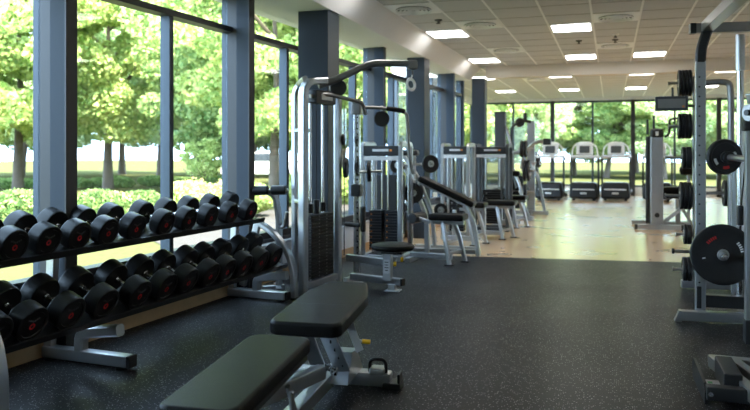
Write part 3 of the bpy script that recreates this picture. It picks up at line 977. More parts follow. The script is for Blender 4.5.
# leg extension bench (A-frame legs, roller)
def aframe_bench(label, x, y, rotz, z, L=.42, roller=True, name='leg_curl_bench'):
    t = thing(name, label, 'gym bench', (x, y, 0), rotz)
    part('seat_pad', MB().box((0, 0, z - .04), (L, .28, .075), .028, None, 4), vinyl, t)
    part('seat_frame', MB().bar((-L * .45, 0, z - .10), (L * .45, 0, z - .10), .06, .05), silver, t)
    for dx, dy in ((.0, -.13), (.10, .13)):
        part('leg', MB().rtube([(dx - .05, dy * .4, z - .09), (dx + .0, dy, .30), (dx + .06, dy * 1.25, .006)], .05, .045, (0, 1, 0), .06), silver, t)
        part('foot_pad', MB().b2(dx + .01, dy * 1.25 - .035, .006, dx + .11, dy * 1.25 + .035, .02, .004), blackpl, t)
    part('leg_brace', MB().bar((.04, -.14, .14), (.12, .15, .14), .035, .035), silver, t)
    part('base_tube', MB().bar((-.46 if roller else -.34, -.02, .085), (.05, -.02, .085), .06, .065), silver, t)
    part('rear_foot', MB().bar((-.44 if roller else -.32, -.20, .04), (-.44 if roller else -.32, .20, .04), .06, .06), silver, t)
    part('rear_post', MB().bar((-.26, 0, .09), (-.26, 0, z - .12), .055, .05, (0, 1, 0)), silver, t)
    if roller:
        part('roller_arm', MB().bar((-.18, -.12, z - .10), (-.34, -.12, z - .05), .03, .04), silver, t)
        part('foam_roller', MB().lathe((-.38, -.20, z - .055), (.12, 1, 0), [(0, 0), (.052, 0), (.06, .01), (.06, .30), (.052, .31), (0, .31)], 24), rubber, t)
    return t
aframe_bench('black-topped leg curl bench with foam roller at the edge of the rubber floor', -1.80, 8.33, R(-4), .585)

# incline press bench with barbell horns
inc = thing('incline_press', 'incline press bench with sloping black pad and round plates on horns', 'gym machine', (-2.05, 9.1, 0))
part('back_pad', MB().box((-1.98, 9.10, .80), (.78, .27, .075), .03, Matrix.Rotation(R(25), 3, 'Y'), 4), vinyl, inc, True)
part('pad_frame', MB().bar((-2.30, 9.10, .90), (-1.64, 9.10, .59), .06, .05), silver, inc, True)
part('front_leg', MB().rtube([(-1.72, 9.04, .62), (-1.62, 9.02, .40), (-1.56, 8.98, .006)], .05, .05, (0, 1, 0), .06), silver, inc, True)
part('front_leg', MB().rtube([(-1.78, 9.20, .62), (-1.68, 9.22, .40), (-1.60, 9.26, .006)], .05, .05, (0, 1, 0), .06), silver, inc, True)
part('rail', MB().bar((-2.50, 8.92, .06), (-1.60, 9.00, .06), .06, .06), silver, inc, True)
part('rail', MB().bar((-2.45, 9.30, .06), (-1.62, 9.24, .06), .06, .06), silver, inc, True)
part('upright', MB().rtube([(-2.62, 8.95, 1.27), (-2.40, 8.95, .95), (-2.22, 8.95, .50), (-2.18, 8.95, .006)], .055, .05, (0, 1, 0), .10), steel, inc, True)
part('upright', MB().rtube([(-2.62, 9.28, 1.27), (-2.40, 9.28, .95), (-2.22, 9.28, .50), (-2.18, 9.28, .006)], .055, .05, (0, 1, 0), .10), silver, inc, True)
part('head_roll', MB().box((-2.44, 9.0, 1.29), (.22, .14, .075), .03), blackpl, inc, True)
part('head_bracket', MB().rtube([(-2.44, 9.08, .90), (-2.44, 9.08, 1.27)], .10, .04, (1, 0, 0), 0), lightpl, inc, True)
part('press_bar', MB().tube([(-2.60, 8.86, 1.13), (-2.15, 8.98, 1.15)], .018, 0, 12), steel, inc, True)
part('lever_arm', MB().tube([(-2.45, 9.15, 1.1), (-2.3, 9.10, .8), (-2.25, 9.0, .72)], .022, .05), grey_tube, inc, True)
part('lower_horn', MB().cyl((-2.40, 8.80, .78), (-2.30, 8.98, .80), .018, 12), steel, inc, True)
part('pad_horn', MB().cyl((-2.05, 8.97, .57), (-2.00, 9.14, .57), .018, 12), steel, inc, True)
weight_plate((-2.17, 8.975, 1.15), (.62, -.78, .05), .115, .04, 'round black plate at the upper end of the incline press bar')
weight_plate((-2.575, 8.865, 1.13), (.62, -.78, .05), .10, .04, 'round black plate at the window end of the incline press bar')
weight_plate((-2.36, 8.84, .785), (.42, -.88, .05), .13, .04, 'round black plate low on the incline press, in front of its upright')
weight_plate((-2.04, 8.99, .57), (.28, -.95, 0), .085, .035, 'small black plate under the sloping incline pad')

# pads with A-frames in front of the slim frame machines
aframe_bench('black pad on silver legs in front of the first slim frame machine', -1.85, 10.15, R(-4), .60, .40, False, 'padded_stool')
aframe_bench('black pad on curved silver legs in front of the second slim frame machine', -1.57, 10.98, R(-4), .58, .46, False, 'padded_stool')
aframe_bench('low black pad on silver legs farthest along the window row', -1.56, 12.66, R(-8), .56, .40, False, 'padded_stool')

# tall dark-panel machine and pulley tower
tal = thing('tall_panel_machine', 'tall machine with a dark upright panel before the far windows', 'gym machine', (-1.85, 13.2, 0))
part('panel', MB().box((-1.90, 13.25, 1.65), (.19, .22, .72), .02), darkgrey, tal, True)
part('panel_cap', MB().box((-1.90, 13.25, 2.01), (.20, .23, .03), .01), blackpl, tal, True)
part('post', MB().bar((-1.90, 13.30, .006), (-1.90, 13.30, 1.32), .10, .10, (0, 1, 0)), grey_tube, tal, True)
part('base', MB().bar((-2.2, 13.3, .05), (-1.55, 13.3, .05), .08, .08).bar((-1.9, 13.02, .05), (-1.9, 13.65, .05), .08, .08), silver, tal, True)
stack_part(tal, -2.0, -1.80, 13.05, 13.20, .10, .65, 12)
part('swing_arm', MB().tube([(-1.80, 13.2, 1.75), (-1.70, 13.12, 1.45), (-1.66, 13.08, 1.05), (-1.72, 13.05, .8)], .025, .15), grey_tube, tal, True)
part('knee_pad', MB().box((-1.62, 13.0, .92), (.20, .16, .10), .04), vinyl, tal, True)
part('side_frame', MB().tube([(-1.66, 13.10, 1.0), (-1.52, 13.0, .70), (-1.42, 12.95, .05)], .028, .1), silver, tal, True)
tow = thing('pulley_tower', 'silver pulley tower with a jib arm and black end pad near the treadmills', 'gym machine', (-1.55, 15.6, 0))
part('column', MB().bar((-1.60, 15.6, .006), (-1.60, 15.6, 1.95), .16, .12, (0, 1, 0)), silver, tow, True)
part('head_pulley', MB().lathe((-1.82, 15.5, 1.92), (.3, -.95, 0), [(0, -.03), (.09, -.03), (.10, 0), (.09, .03), (0, .03)], 24), blackpl, tow, True)
part('head_bar', MB().tube([(-1.60, 15.55, 1.93), (-1.75, 15.5, 1.96), (-1.98, 15.45, 1.85), (-2.0, 15.44, 1.45)], .03, .1), blackpl, tow, True)
part('mast', MB().cyl((-1.72, 15.55, 1.94), (-1.72, 15.55, 2.12), .04, 12), blackpl, tow, True)
ja = part('jib_arm', MB().rtube([(-1.78, 15.45, .95), (-1.74, 15.4, 1.25), (-1.50, 15.3, 1.50), (-1.30, 15.25, 1.52)], .06, .07, (0, 1, 0), .15), steel, tow, True)
part('end_pad', MB().box((-1.24, 15.23, 1.51), (.16, .14, .13), .02), blackpl, ja, True)
part('base', MB().bar((-2.05, 15.35, .05), (-1.22, 15.35, .05), .09, .08).bar((-1.6, 15.1, .05), (-1.6, 16.0, .05), .09, .08), silver, tow, True)
part('brace', MB().rtube([(-1.60, 15.5, 1.05), (-1.42, 15.4, .75), (-1.30, 15.35, .08)], .05, .06, (0, 1, 0), .12), silver, tow, True)
stack_part(tow, -1.98, -1.75, 15.40, 15.55, .12, .80, 12)
part('seat_pad', MB().box((-1.75, 15.2, .55), (.3, .28, .08), .03, None, 3), vinyl, tow, True)
part('seat_post', MB().bar((-1.75, 15.2, .05), (-1.75, 15.2, .52), .07, .07, (0, 1, 0)), silver, tow, True)
part('horn', MB().cyl((-1.56, 15.3, 1.08), (-1.35, 15.3, 1.08), .02, 12), steel, tow, True)
weight_plate((-1.41, 15.3, 1.08), (1, -.2, 0), .10, .05, 'small black plate on the horn of the far pulley tower')
# compact plate-loaded machine between them
cmp_ = thing('plate_loaded_press', 'low plate-loaded press crowded between the slim machine and the far tower', 'gym machine', (-1.70, 14.3, 0))
part('seat_pad', MB().box((-1.66, 14.1, .52), (.32, .30, .08), .03, None, 3), vinyl, cmp_, True)
part('back_pad', MB().box((-1.84, 14.25, .85), (.09, .30, .55), .03, Matrix.Rotation(R(-12), 3, 'Y'), 3), vinyl, cmp_, True)
part('frame', MB().rtube([(-1.95, 14.3, .006), (-1.92, 14.3, 1.25), (-1.62, 14.2, 1.32)], .07, .07, (0, 1, 0), .12), silver, cmp_, True)
part('frame_leg', MB().rtube([(-1.72, 14.1, .50), (-1.58, 14.05, .30), (-1.45, 14.0, .006)], .06, .06, (0, 1, 0), .08), silver, cmp_, True)
part('base', MB().bar((-2.05, 14.3, .05), (-1.40, 14.0, .05), .08, .08), silver, cmp_, True)
part('press_arm', MB().tube([(-1.62, 14.2, 1.30), (-1.50, 14.05, 1.05), (-1.45, 13.95, .80)], .025, .12), grey_tube, cmp_, True)
part('horn', MB().cyl((-1.62, 14.0, .95), (-1.36, 14.0, .95), .02, 12), steel, cmp_, True)
for i, (xx, zz, lb) in enumerate(((-1.55, .95, 'inner black plate on the middle horn of the low plate-loaded press'), (-1.48, .95, 'outer black plate on the middle horn of the low plate-loaded press'))):
    weight_plate((xx, 14.0, zz), (1, 0, 0), .20, .05, lb)

for z, nm in ((.55, 'lower'), (1.36, 'upper')):
    part('horn', MB().cyl((-1.66, 13.95, z), (-1.38, 13.95, z), .02, 12), steel, cmp_, True)
    for k, w_ in enumerate(('inner', 'outer')):
        weight_plate((-1.60 + .07 * k, 13.95, z), (1, 0, 0), .16, .05, '%s black plate on the %s horn of the low plate-loaded press' % (w_, nm))

# ------------------------------------------------------------------ treadmills facing the room
def treadmill(label, x, y):
    t = thing('treadmill', label, 'treadmill', (x, y, 0), R(-3), 'treadmills along the far windows')
    part('motor_hood', MB().box((0, .22, .27), (.76, .48, .44), .07, None, 4, lambda c: (c.x * (1 - .12 * (c.z > 0)), c.y + (.06 if c.z > 0 and c.y < 0 else 0), c.z)), rubber, t)
    part('hood_band', MB().box((0, -.012, .30), (.56, .05, .03), .01), lightpl, t)
    part('hood_badge', MB().box((0, -.03, .20), (.16, .05, .05), .01), steel, t)
    part('deck', MB().box((0, 1.15, .15), (.52, 1.55, .12), .02), blackpl, t)
    for s in (-1, 1):
        part('side_rail', MB().box((s * .31, 1.12, .19), (.11, 1.60, .09), .02), lightpl, t)
        part('upright', MB().rtube([(s * .36, .40, .15), (s * .36, .36, 1.15), (s * .33, .55, 1.22)], .05, .07, (1, 0, 0), .08), blackpl, t)
        part('handrail', MB().tube([(s * .36, .30, 1.10), (s * .36, .55, 1.13), (s * .36, .95, 1.08)], .022, .1), blackpl, t)
    part('console_base', MB().box((0, .42, 1.17), (.78, .24, .08), .03), lightpl, t)
    c = part('console', MB().box((0, .40, 1.38), (.44, .09, .34), .04, Matrix.Rotation(R(-12), 3, 'X'), 4), lightpl, t)
    part('console_back', MB().box((0, .35, 1.37), (.27, .04, .20), .02, Matrix.Rotation(R(-12), 3, 'X')), darkgrey, c)
    part('hoop', MB().tube([(-.34, .40, 1.20), (-.31, .42, 1.44), (-.16, .43, 1.56), (.16, .43, 1.56), (.31, .42, 1.44), (.34, .40, 1.20)], .018, .1), white_ring, t)
    for fx_, fy_ in ((-.26, .1), (.26, .1), (-.26, 1.85), (.26, 1.85)):
        part('foot', MB().b2(fx_ - .04, fy_ - .05, 0, fx_ + .04, fy_ + .05, .1, .01), rubber, t)
    return t
tm = treadmill('treadmill partly hidden by the far pulley tower', -1.60, 20.05)
dup(tm, (-.70, 20.2, 0), 'treadmill in clear view next to the dark window post, window-side one of two')
dup(tm, (.11, 20.4, 0), 'treadmill in clear view next to the tall silver pulley column')
dup(tm, (1.16, 20.5, 0), 'treadmill mostly hidden behind the tall silver pulley column')

# ------------------------------------------------------------------ tall pulley column in the aisle
pc = thing('pulley_column', 'tall silver pulley column with black cap standing on the wooden floor', 'gym machine', (.74, 13.2, 0))
part('column', MB().box((.735, 13.2, .82), (.20, .22, 1.48), .015), silver, pc, True)
cp = part('cap', MB().box((.735, 13.2, 1.61), (.21, .23, .17), .04, None, 3), blackpl, pc, True)
part('cap_badge', MB().box((.735, 13.082, 1.61), (.045, .006, .07), .004), lightpl, cp, True)
part('back_cover', MB().box((.665, 13.36, .82), (.20, .10, 1.50), .02), blackpl, pc, True)
part('bolt_cap', MB().cyl((.735, 13.085, .24), (.735, 13.075, .24), .04, 20), blackpl, pc, True)
part('foot', MB().bar((.42, 12.98, .05), (1.12, 13.02, .05), .09, .08), silver, pc, True)
part('foot_cap', MB().box((.40, 12.98, .05), (.05, .10, .09), .01).box((1.14, 13.02, .05), (.08, .10, .09), .01), blackpl, pc, True)
part('rear_foot', MB().bar((.35, 13.75, .05), (1.45, 13.85, .05), .09, .08), silver, pc, True)
part('spine', MB().bar((.735, 13.0, .05), (.735, 13.85, .05), .09, .07), silver, pc, True)
part('grip_post', MB().cyl((.60, 13.4, 1.6), (.60, 13.4, 1.86), .022, 10).cyl((.70, 13.4, 1.6), (.70, 13.4, 1.93), .02, 10), blackpl, pc, True)
part('grip_arm', MB().tube([(.86, 13.2, 1.55), (.93, 13.2, 1.60), (.94, 13.2, 1.85), (1.10, 13.2, 1.87)], .02, .04), blackpl, pc, True)
part('brace', MB().bar((.84, 13.2, .12), (1.25, 13.3, .45), .06, .06).bar((1.05, 13.3, .5), (1.3, 13.3, .08), .05, .05), silver, pc, True)
lp = thing('pad_bench', 'dark padded bench tucked behind the tall pulley column', 'gym bench', (1.1, 13.6, 0))
part('pad', MB().box((1.10, 13.6, .60), (.50, .30, .20), .05, None, 3), vinyl, lp, True)
part('back_pad', MB().box((1.28, 13.7, .98), (.30, .14, .16), .06, None, 3), vinyl, lp, True)
part('frame', MB().bar((1.10, 13.6, .05), (1.10, 13.6, .52), .08, .08, (0, 1, 0)).bar((1.28, 13.7, .1), (1.28, 13.7, .95), .05, .05, (0, 1, 0)).bar((.9, 13.62, .05), (1.45, 13.62, .05), .09, .08), silver, lp, True)

# ------------------------------------------------------------------ smith rack on the side
sm = thing('power_rack', 'tall silver rack with black top brackets and plate pegs', 'rack', (.95, 6.7, 0))
UX, UY = .655, 6.12
part('front_upright', MB().bar((UX, UY, .03), (UX, UY, 2.0), .075, .07, (0, 1, 0), .008), silver, sm, True)
hs = MB()
for k in range(22):
    hs.cyl((UX - .01, UY - .0355, .30 + k * .075), (UX - .01, UY - .038, .30 + k * .075), .007, 10)
part('hole_row', hs, blackpl, sm, True)
part('top_bracket', MB().rtube([(UX, UY, 1.99), (UX + .005, UY, 2.10), (UX + .05, UY, 2.235)], .075, .075, (0, 1, 0), .08), blackpl, sm, True)
part('top_beam', MB().bar((UX - .05, UY + .02, 2.255), (1.75, UY + .12, 2.255), .08, .075), grey_tube, sm, True)
part('beam_cap', MB().bar((UX - .075, UY + .018, 2.255), (UX - .03, UY + .021, 2.255), .085, .08), blackpl, sm, True)
part('depth_beam', MB().bar((UX + .045, UY + .04, 2.262), (.845, 3.5, 2.285), .085, .075), grey_tube, sm, True)
part('front_foot', MB().bar((.50, 6.02, .055), (1.70, 6.10, .055), .075, .075, bevel=.01), silver, sm, True)
part('foot_tip', MB().prism([(0, 0), (.05, 0), (.05, .085), (.035, .085)], (.46, 6.06, .008), (1, 0, 0), (0, 0, 1), .075), silver, sm, True)
part('lower_beam', MB().b2(.66, 6.09, .11, 1.70, 6.17, .205, .008), blackpl, sm, True)
part('beam_end', MB().b2(.625, 6.08, .10, .66, 6.18, .27, .006), blackpl, sm, True)
RXu, RYu = .775, 7.50
part('rear_upright', MB().bar((RXu, RYu, .03), (RXu, RYu, 2.02), .08, .07, (0, 1, 0), .008), silver, sm, True)
part('rear_foot', MB().bar((.63, 7.46, .055), (1.75, 7.52, .055), .075, .075, bevel=.01), silver, sm, True)
part('rear_top', MB().tube([(RXu, RYu, 1.95), (.98, 7.47, 1.955), (1.05, 7.46, 1.94), (1.06, 7.46, 1.80), (1.06, 7.46, .10)], .030, .08, 12), grey_tube, sm, True)
part('rear_cross', MB().bar((RXu, RYu, .12), (1.75, 7.55, .12), .06, .07), silver, sm, True)
part('front_upright', MB().bar((1.72, 6.14, .03), (1.72, 6.14, 2.23), .075, .07, (0, 1, 0), .008), silver, sm, True)
part('rear_upright', MB().bar((1.74, 7.52, .03), (1.74, 7.52, 2.02), .08, .07, (0, 1, 0), .008), silver, sm, True)
part('guide_rod', MB().cyl((.985, 6.46, .10), (.985, 6.46, 2.24), .028, 16), chrome, sm, True)
part('rod_sleeve', MB().cyl((.985, 6.46, 1.95), (.985, 6.46, 2.24), .036, 16), steel, sm, True)
part('hanging_rail', MB().bar((.97, 6.60, .10), (.97, 6.60, 1.25), .06, .05, (0, 1, 0)), silver, sm, True)
pb = part('placard', MB().box((.535, 7.30, 1.75), (.285, .05, .135), .008), darkgrey, sm, True)
part('placard_face', MB().box((.535, 7.272, 1.75), (.24, .004, .085), 0), grey_tube, pb, True)
part('placard_dot', MB().box((.635, 7.269, 1.72), (.018, .003, .018), 0), orange, pb, True)
part('placard_pin', MB().cyl((.545, 7.30, 1.81), (.545, 7.30, 1.90), .010, 8), blackpl, sm, True)
part('placard_arm', MB().cyl((.66, 7.31, 1.73), (.775, 7.46, 1.73), .012, 8), blackpl, sm, True)
# pegs and plates on the rear upright
pegs = [(1.955, .125, (.030, .030, .030, .030), .53), (1.545, .120, (.030, .030, .030, .030), .53), (1.245, .105, (.05, .035), .50), (.885, .130, (.035, .035, .035), .50), (.52, .095, (.04, .03), .60), (.185, .120, (.04, .04), .57)]
HN = ['topmost', 'second highest', 'third highest', 'fourth highest', 'second lowest', 'lowest']
CN = ['inner', 'second from inside', 'third from inside', 'outermost']
for i, (z, r, ths, tip) in enumerate(pegs):
    pg = part('peg', MB().cyl((RXu - .03, RYu, z), (tip, RYu - .01, z), .014, 12).cyl((tip, RYu - .01, z), (tip - .012, RYu - .01, z), .022, 12), steel, sm, True)
    x = RXu - .05
    for k, th in enumerate(ths):
        x -= th / 2
        nm_ = 'outer' if (k == len(ths) - 1) else CN[k]
        weight_plate((x, RYu - .005, z), (1, 0, 0), r, th - .003, 'black plate on the rack\'s %s storage peg, %s one' % (HN[i], nm_), 'plates on the rack pegs')
        x -= th / 2
pk = part('peg', MB().cyl((UX - .03, UY, .53), (UX - .185, UY - .005, .53), .013, 12), steel, sm, True)
part('peg_cap', MB().cyl((UX - .185, UY - .005, .53), (UX - .205, UY - .005, .53), .022, 14, .004), blackpl, pk, True)
# pegs of the far right upright pointing inwards
part('inner_post', MB().bar((1.22, 7.6, .03), (1.22, 7.6, 1.2), .07, .07, (0, 1, 0)), silver, sm, True)
part('inner_peg', MB().cyl((1.20, 7.6, .91), (.85, 7.58, .91), .015, 12), steel, sm, True)
for k in range(3):
    weight_plate((1.03 + .04 * k, 7.59, .91), (1, 0, 0), .125, .037, 'black plate on the short inner peg behind the chrome rod, %s one' % ['outer', 'middle', 'inner'][k], 'plates on the inner peg')
# big plate on a forward peg
bp_ = part('front_peg', MB().cyl((.795, 6.16, .54), (.778, 5.76, .54), .022, 16, .003), chrome, sm, True)
part('peg_beam', MB().bar((UX, 6.15, .54), (1.7, 6.19, .54), .06, .07), silver, sm, True)
weight_plate((.785, 5.93, .54), (.10, -.99, .05), .225, .045, 'large black round plate with coloured lettering hung low on the rack', None, True)
part('peg_collar', MB().cyl((.782, 5.90, .54), (.779, 5.86, .54), .036, 20, .006), grey_tube, sm, True)
# barbell sleeve with a smaller plate
bb = thing('barbell', 'steel barbell sleeve reaching out of the frame at head height', 'barbell', (.83, 6.1, 0))
part('sleeve', MB().cyl((.80, 6.12, 1.265), (1.00, 5.62, 1.24), .024, 16, .003), steel, bb, True)
part('shaft', MB().cyl((1.00, 5.62, 1.24), (1.35, 4.745, 1.196), .015, 12), steel, bb, True)
part('collar', MB().cyl((.832, 6.04, 1.261), (.846, 6.005, 1.259), .045, 18, .004), blackpl, bb, True)
weight_plate((.816, 6.08, 1.263), (.37, -.927, -.046), .135, .045, 'mid-sized black plate on the barbell at head height', None, True)

# cable tower at the frame edge
ctw = thing('cable_tower', 'silver cable tower with black weight stack beside the rack', 'gym machine', (1.0, 5.6, 0))
part('post', MB().bar((.905, 5.47, .15), (.905, 5.47, 1.62), .085, .07, (0, 1, 0), .008), silver, ctw, True)
part('post_shoe', MB().b2(.86, 5.42, .006, .96, 5.53, .17, .008), blackpl, ctw, True)
part('base', MB().bar((.90, 5.47, .05), (1.5, 5.55, .05), .08, .07), silver, ctw, True)
part('carriage', MB().box((.90, 5.44, 1.52), (.12, .12, .16), .02), blackpl, ctw, True)
cpu = part('pulley', MB().lathe((.88, 5.36, 1.56), (.8, .6, 0), [(0, -.02), (.055, -.02), (.06, 0), (.055, .02), (0, .02)], 24), grey_tube, ctw, True)
part('pulley_hub', MB().lathe((.865, 5.35, 1.56), (.8, .6, 0), [(0, -.02), (.02, -.02), (.02, .02), (0, .02)], 14), blackpl, cpu, True)
stack_part(ctw, .97, 1.25, 5.99, 6.075, .12, .86, 18)
part('stack_rod', MB().cyl((1.04, 6.03, .1), (1.04, 6.03, 1.8), .012, 10).cyl((1.17, 6.03, .1), (1.17, 6.03, 1.8), .012, 10), chrome, ctw, True)
part('tower_top', MB().bar((.905, 5.47, 1.66), (1.3, 5.95, 1.80), .08, .07), silver, ctw, True)
part('rear_post', MB().bar((1.32, 5.92, .0061), (1.32, 5.92, 1.82), .08, .07, (0, 1, 0)), silver, ctw, True)
part('handle', MB().box((.855, 5.60, .86), (.04, .04, .14), .012).cyl((.86, 5.6, .92), (.885, 5.46, 1.48), .005, 6), blackpl, ctw, True)

# machine foot in the lower corner
mf = thing('plate_machine', 'black and silver foot of a machine cut off by the frame corner', 'gym machine', (.62, 4.2, 0))
part('rail', MB().bar((.56, 4.63, .09), (.72, 3.80, .09), .055, .07), steel, mf, True)
part('rail', MB().bar((.66, 4.62, .09), (.84, 3.80, .09), .055, .07), silver, mf, True)
part('cross_tube', MB().bar((.54, 4.62, .085), (1.05, 4.60, .085), .07, .07), steel, mf, True)
part('block', MB().b2(.555, 4.14, .03, .645, 4.50, .155, .01), blackpl, mf, True)
part('cross_bar', MB().b2(.462, 4.03, .04, 1.0, 4.10, .11, .008), blackpl, mf, True)
part('flange', MB().prism([(0, 0), (.48, 0), (.48, .10), (.45, .115), (.04, .10), (0, .06)], (.455, 4.06, .012), (-.02, 1, 0), (0, 0, 1), .014), blackpl, mf, True)
part('label_plate', MB().box((.52, 4.28, .055), (.07, .09, .02), .004), lightpl, mf, True)
part('label_mark', MB().box((.505, 4.27, .0655), (.022, .03, .002), 0), green_mark, mf, True)
for x in (.48, .68, .72):
    part('bolt', MB().cyl((x, 4.032, .075), (x, 4.022, .075), .013, 8), chrome, mf, True)
part('plate_arm', MB().box((.74, 3.93, .20), (.07, .05, .28), .01, Matrix.Rotation(R(25), 3, 'Y')), blackpl, mf, True)
part('post', MB().bar((.95, 4.6, .1), (.95, 4.6, 1.0), .08, .08, (0, 1, 0)), silver, mf, True)

# ------------------------------------------------------------------ outdoors
GZ = -.12
ground = MB().b2(-90, -40, GZ - .1, 60, 110, GZ)
# ground only outside the building: four slabs around it
gd = MB()
q0, q1 = fp(-.22, -2.2, 0), fp(-.22, S1, 0)
for x0, y0, x1, y1 in ((-90, -40, -6.2, 110), (-6.2, -40, 60, -2.4), (4.9, -2.4, 60, 23.2), (-6.2, 23.2, 60, 110), (-6.2, 14.3, -4.29, 23.2)):
    gd.b2(x0, y0, GZ - .1, x1, y1, GZ)
gd.add([(-6.2, -2.4, GZ), (q0.x, -2.4, GZ), (q0.x, q0.y, GZ), (q1.x, 14.3, GZ), (-6.2, 14.3, GZ)], [(0, 1, 2, 3, 4)])
struct('lawn', gd, grass)
pth = MB()
pp = [(-4.7, 8.4), (-5.2, 9.2), (-5.9, 10.2), (-6.2, 12.0), (-6.4, 15.0), (-6.6, 20)]
ww = [.35, .95, 1.3, 1.45, 1.45, 1.4]
L_, R_ = [], []
for (x, y), w in zip(pp, ww):
    L_.append((x - w, y, GZ + .012)); R_.append((x + w, y, GZ + .012))
n = len(pp)
pth.add(L_ + R_, [(k, k + 1, n + k + 1, n + k) for k in range(n - 1)])
struct('path', pth, asphalt)

def leaf_cloud(n, blobs, size, flat=.0):
    """diamond leaves scattered through ellipsoid blobs [(centre, radii, weight)]"""
    vs, fs = [], []
    tot = sum(b[2] for b in blobs)
    for c, rr, w in blobs:
        for _ in range(int(n * w / tot)):
            while True:
                d = V(random.uniform(-1, 1), random.uniform(-1, 1), random.uniform(-1, 1))
                if .25 < d.length < 1:
                    break
            d = d.normalized() * (d.length ** .45)
            p = V(c[0] + d.x * rr[0], c[1] + d.y * rr[1], c[2] + d.z * rr[2])
            a = V(random.gauss(0, 1), random.gauss(0, 1), random.gauss(0, .6)).normalized()
            b = a.orthogonal().normalized()
            b = Matrix.Rotation(random.uniform(0, 6.28), 3, a) @ b
            t = a.cross(b)
            s = size * random.uniform(.6, 1.25)
            k = len(vs)
            vs += [tuple(p - b * s), tuple(p + t * s * .55), tuple(p + b * s), tuple(p - t * s * .55)]
            fs.append((k, k + 1, k + 2, k + 3))
    return vs, fs

def tree_proto(kind, h, r, base, n, mat, size, lean=0.0):
    blobs = []
    for k in range(64):
        f = (k + random.random()) / 64
        z = base + (h - base) * (.06 + .9 * f)
        prof = math.sin(PI * (.12 + .80 * f)) ** .7
        a = random.uniform(0, 6.28)
        d = r * prof * random.uniform(.35, .9)
        br = r * random.uniform(.15, .27)
        blobs.append(((math.cos(a) * d + lean * z * .08, math.sin(a) * d, z), (br, br, br * .75), br * br))
    vs, fs = leaf_cloud(n, blobs, size)
    crown = raw_mesh('crown', vs, fs, mat)
    tb = MB()
    pts = [(0, 0, -.1), (lean * .2, 0, h * .15), (lean * .55, .1, h * .35), (lean * .6, .0, h * .6), (lean * .8, 0, h * .85)]
    pts = fillet(pts, h * .1)
    m = 10
    vs, fs = [], []
    for i, q in enumerate(pts):
        rr = .016 * h * (1 - .8 * i / (len(pts) - 1)) * (1.25 if i == 0 else 1)
        for k in range(m):
            vs.append((q.x + rr * math.cos(6.283 * k / m), q.y + rr * math.sin(6.283 * k / m), q.z))
    for i in range(len(pts) - 1):
        for k in range(m):
            fs.append((i * m + k, i * m + (k + 1) % m, (i + 1) * m + (k + 1) % m, (i + 1) * m + k))
    tb.add(vs, fs)
    for k in range(9):
        z = h * random.uniform(.25, .7)
        a = random.uniform(0, 6.28)
        l = r * random.uniform(.4, .8)
        tb.tube([(lean * .5, 0, z), (lean * .5 + math.cos(a) * l * .5, math.sin(a) * l * .5, z + l * .35), (lean * .5 + math.cos(a) * l, math.sin(a) * l, z + l * .9)], .006 * h, .5, 6)
    trunk = finish('trunk', tb, bark)
    return crown, trunk

TH = math.atan((611 - 375) / 729.)
def outdoors(px, zc):
    """ground point at view angle px and distance zc"""
    a = (px - 375) / 729.
    return ((-math.sin(TH) + math.cos(TH) * a) * zc, (math.cos(TH) + math.sin(TH) * a) * zc, GZ)
PR = [tree_proto('a', 11, 4.2, 1.7, 42000, leaf_a, .105), tree_proto('b', 10, 3.9, 1.3, 38000, leaf_b, .105, .9), tree_proto('c', 9, 3.6, 1.5, 38000, leaf_c, .10), tree_proto('d', 2.0, .75, .8, 5000, leaf_a, .04)]
def tree(kind, px, zc, sc, label):
    t = thing('tree', label, 'tree', outdoors(px, zc), random.uniform(0, 6.28) if kind != 1 else R(20), 'trees outside the windows')
    k_ = .66 if px > 490 else .85
    t.scale = (sc, sc, sc * k_ * random.uniform(.95, 1.1))
    for nm_, me in zip(('crown', 'trunk'), PR[kind]):
        o = bpy.data.objects.new(nm_, me)
        COL.objects.link(o)
        o.parent = t
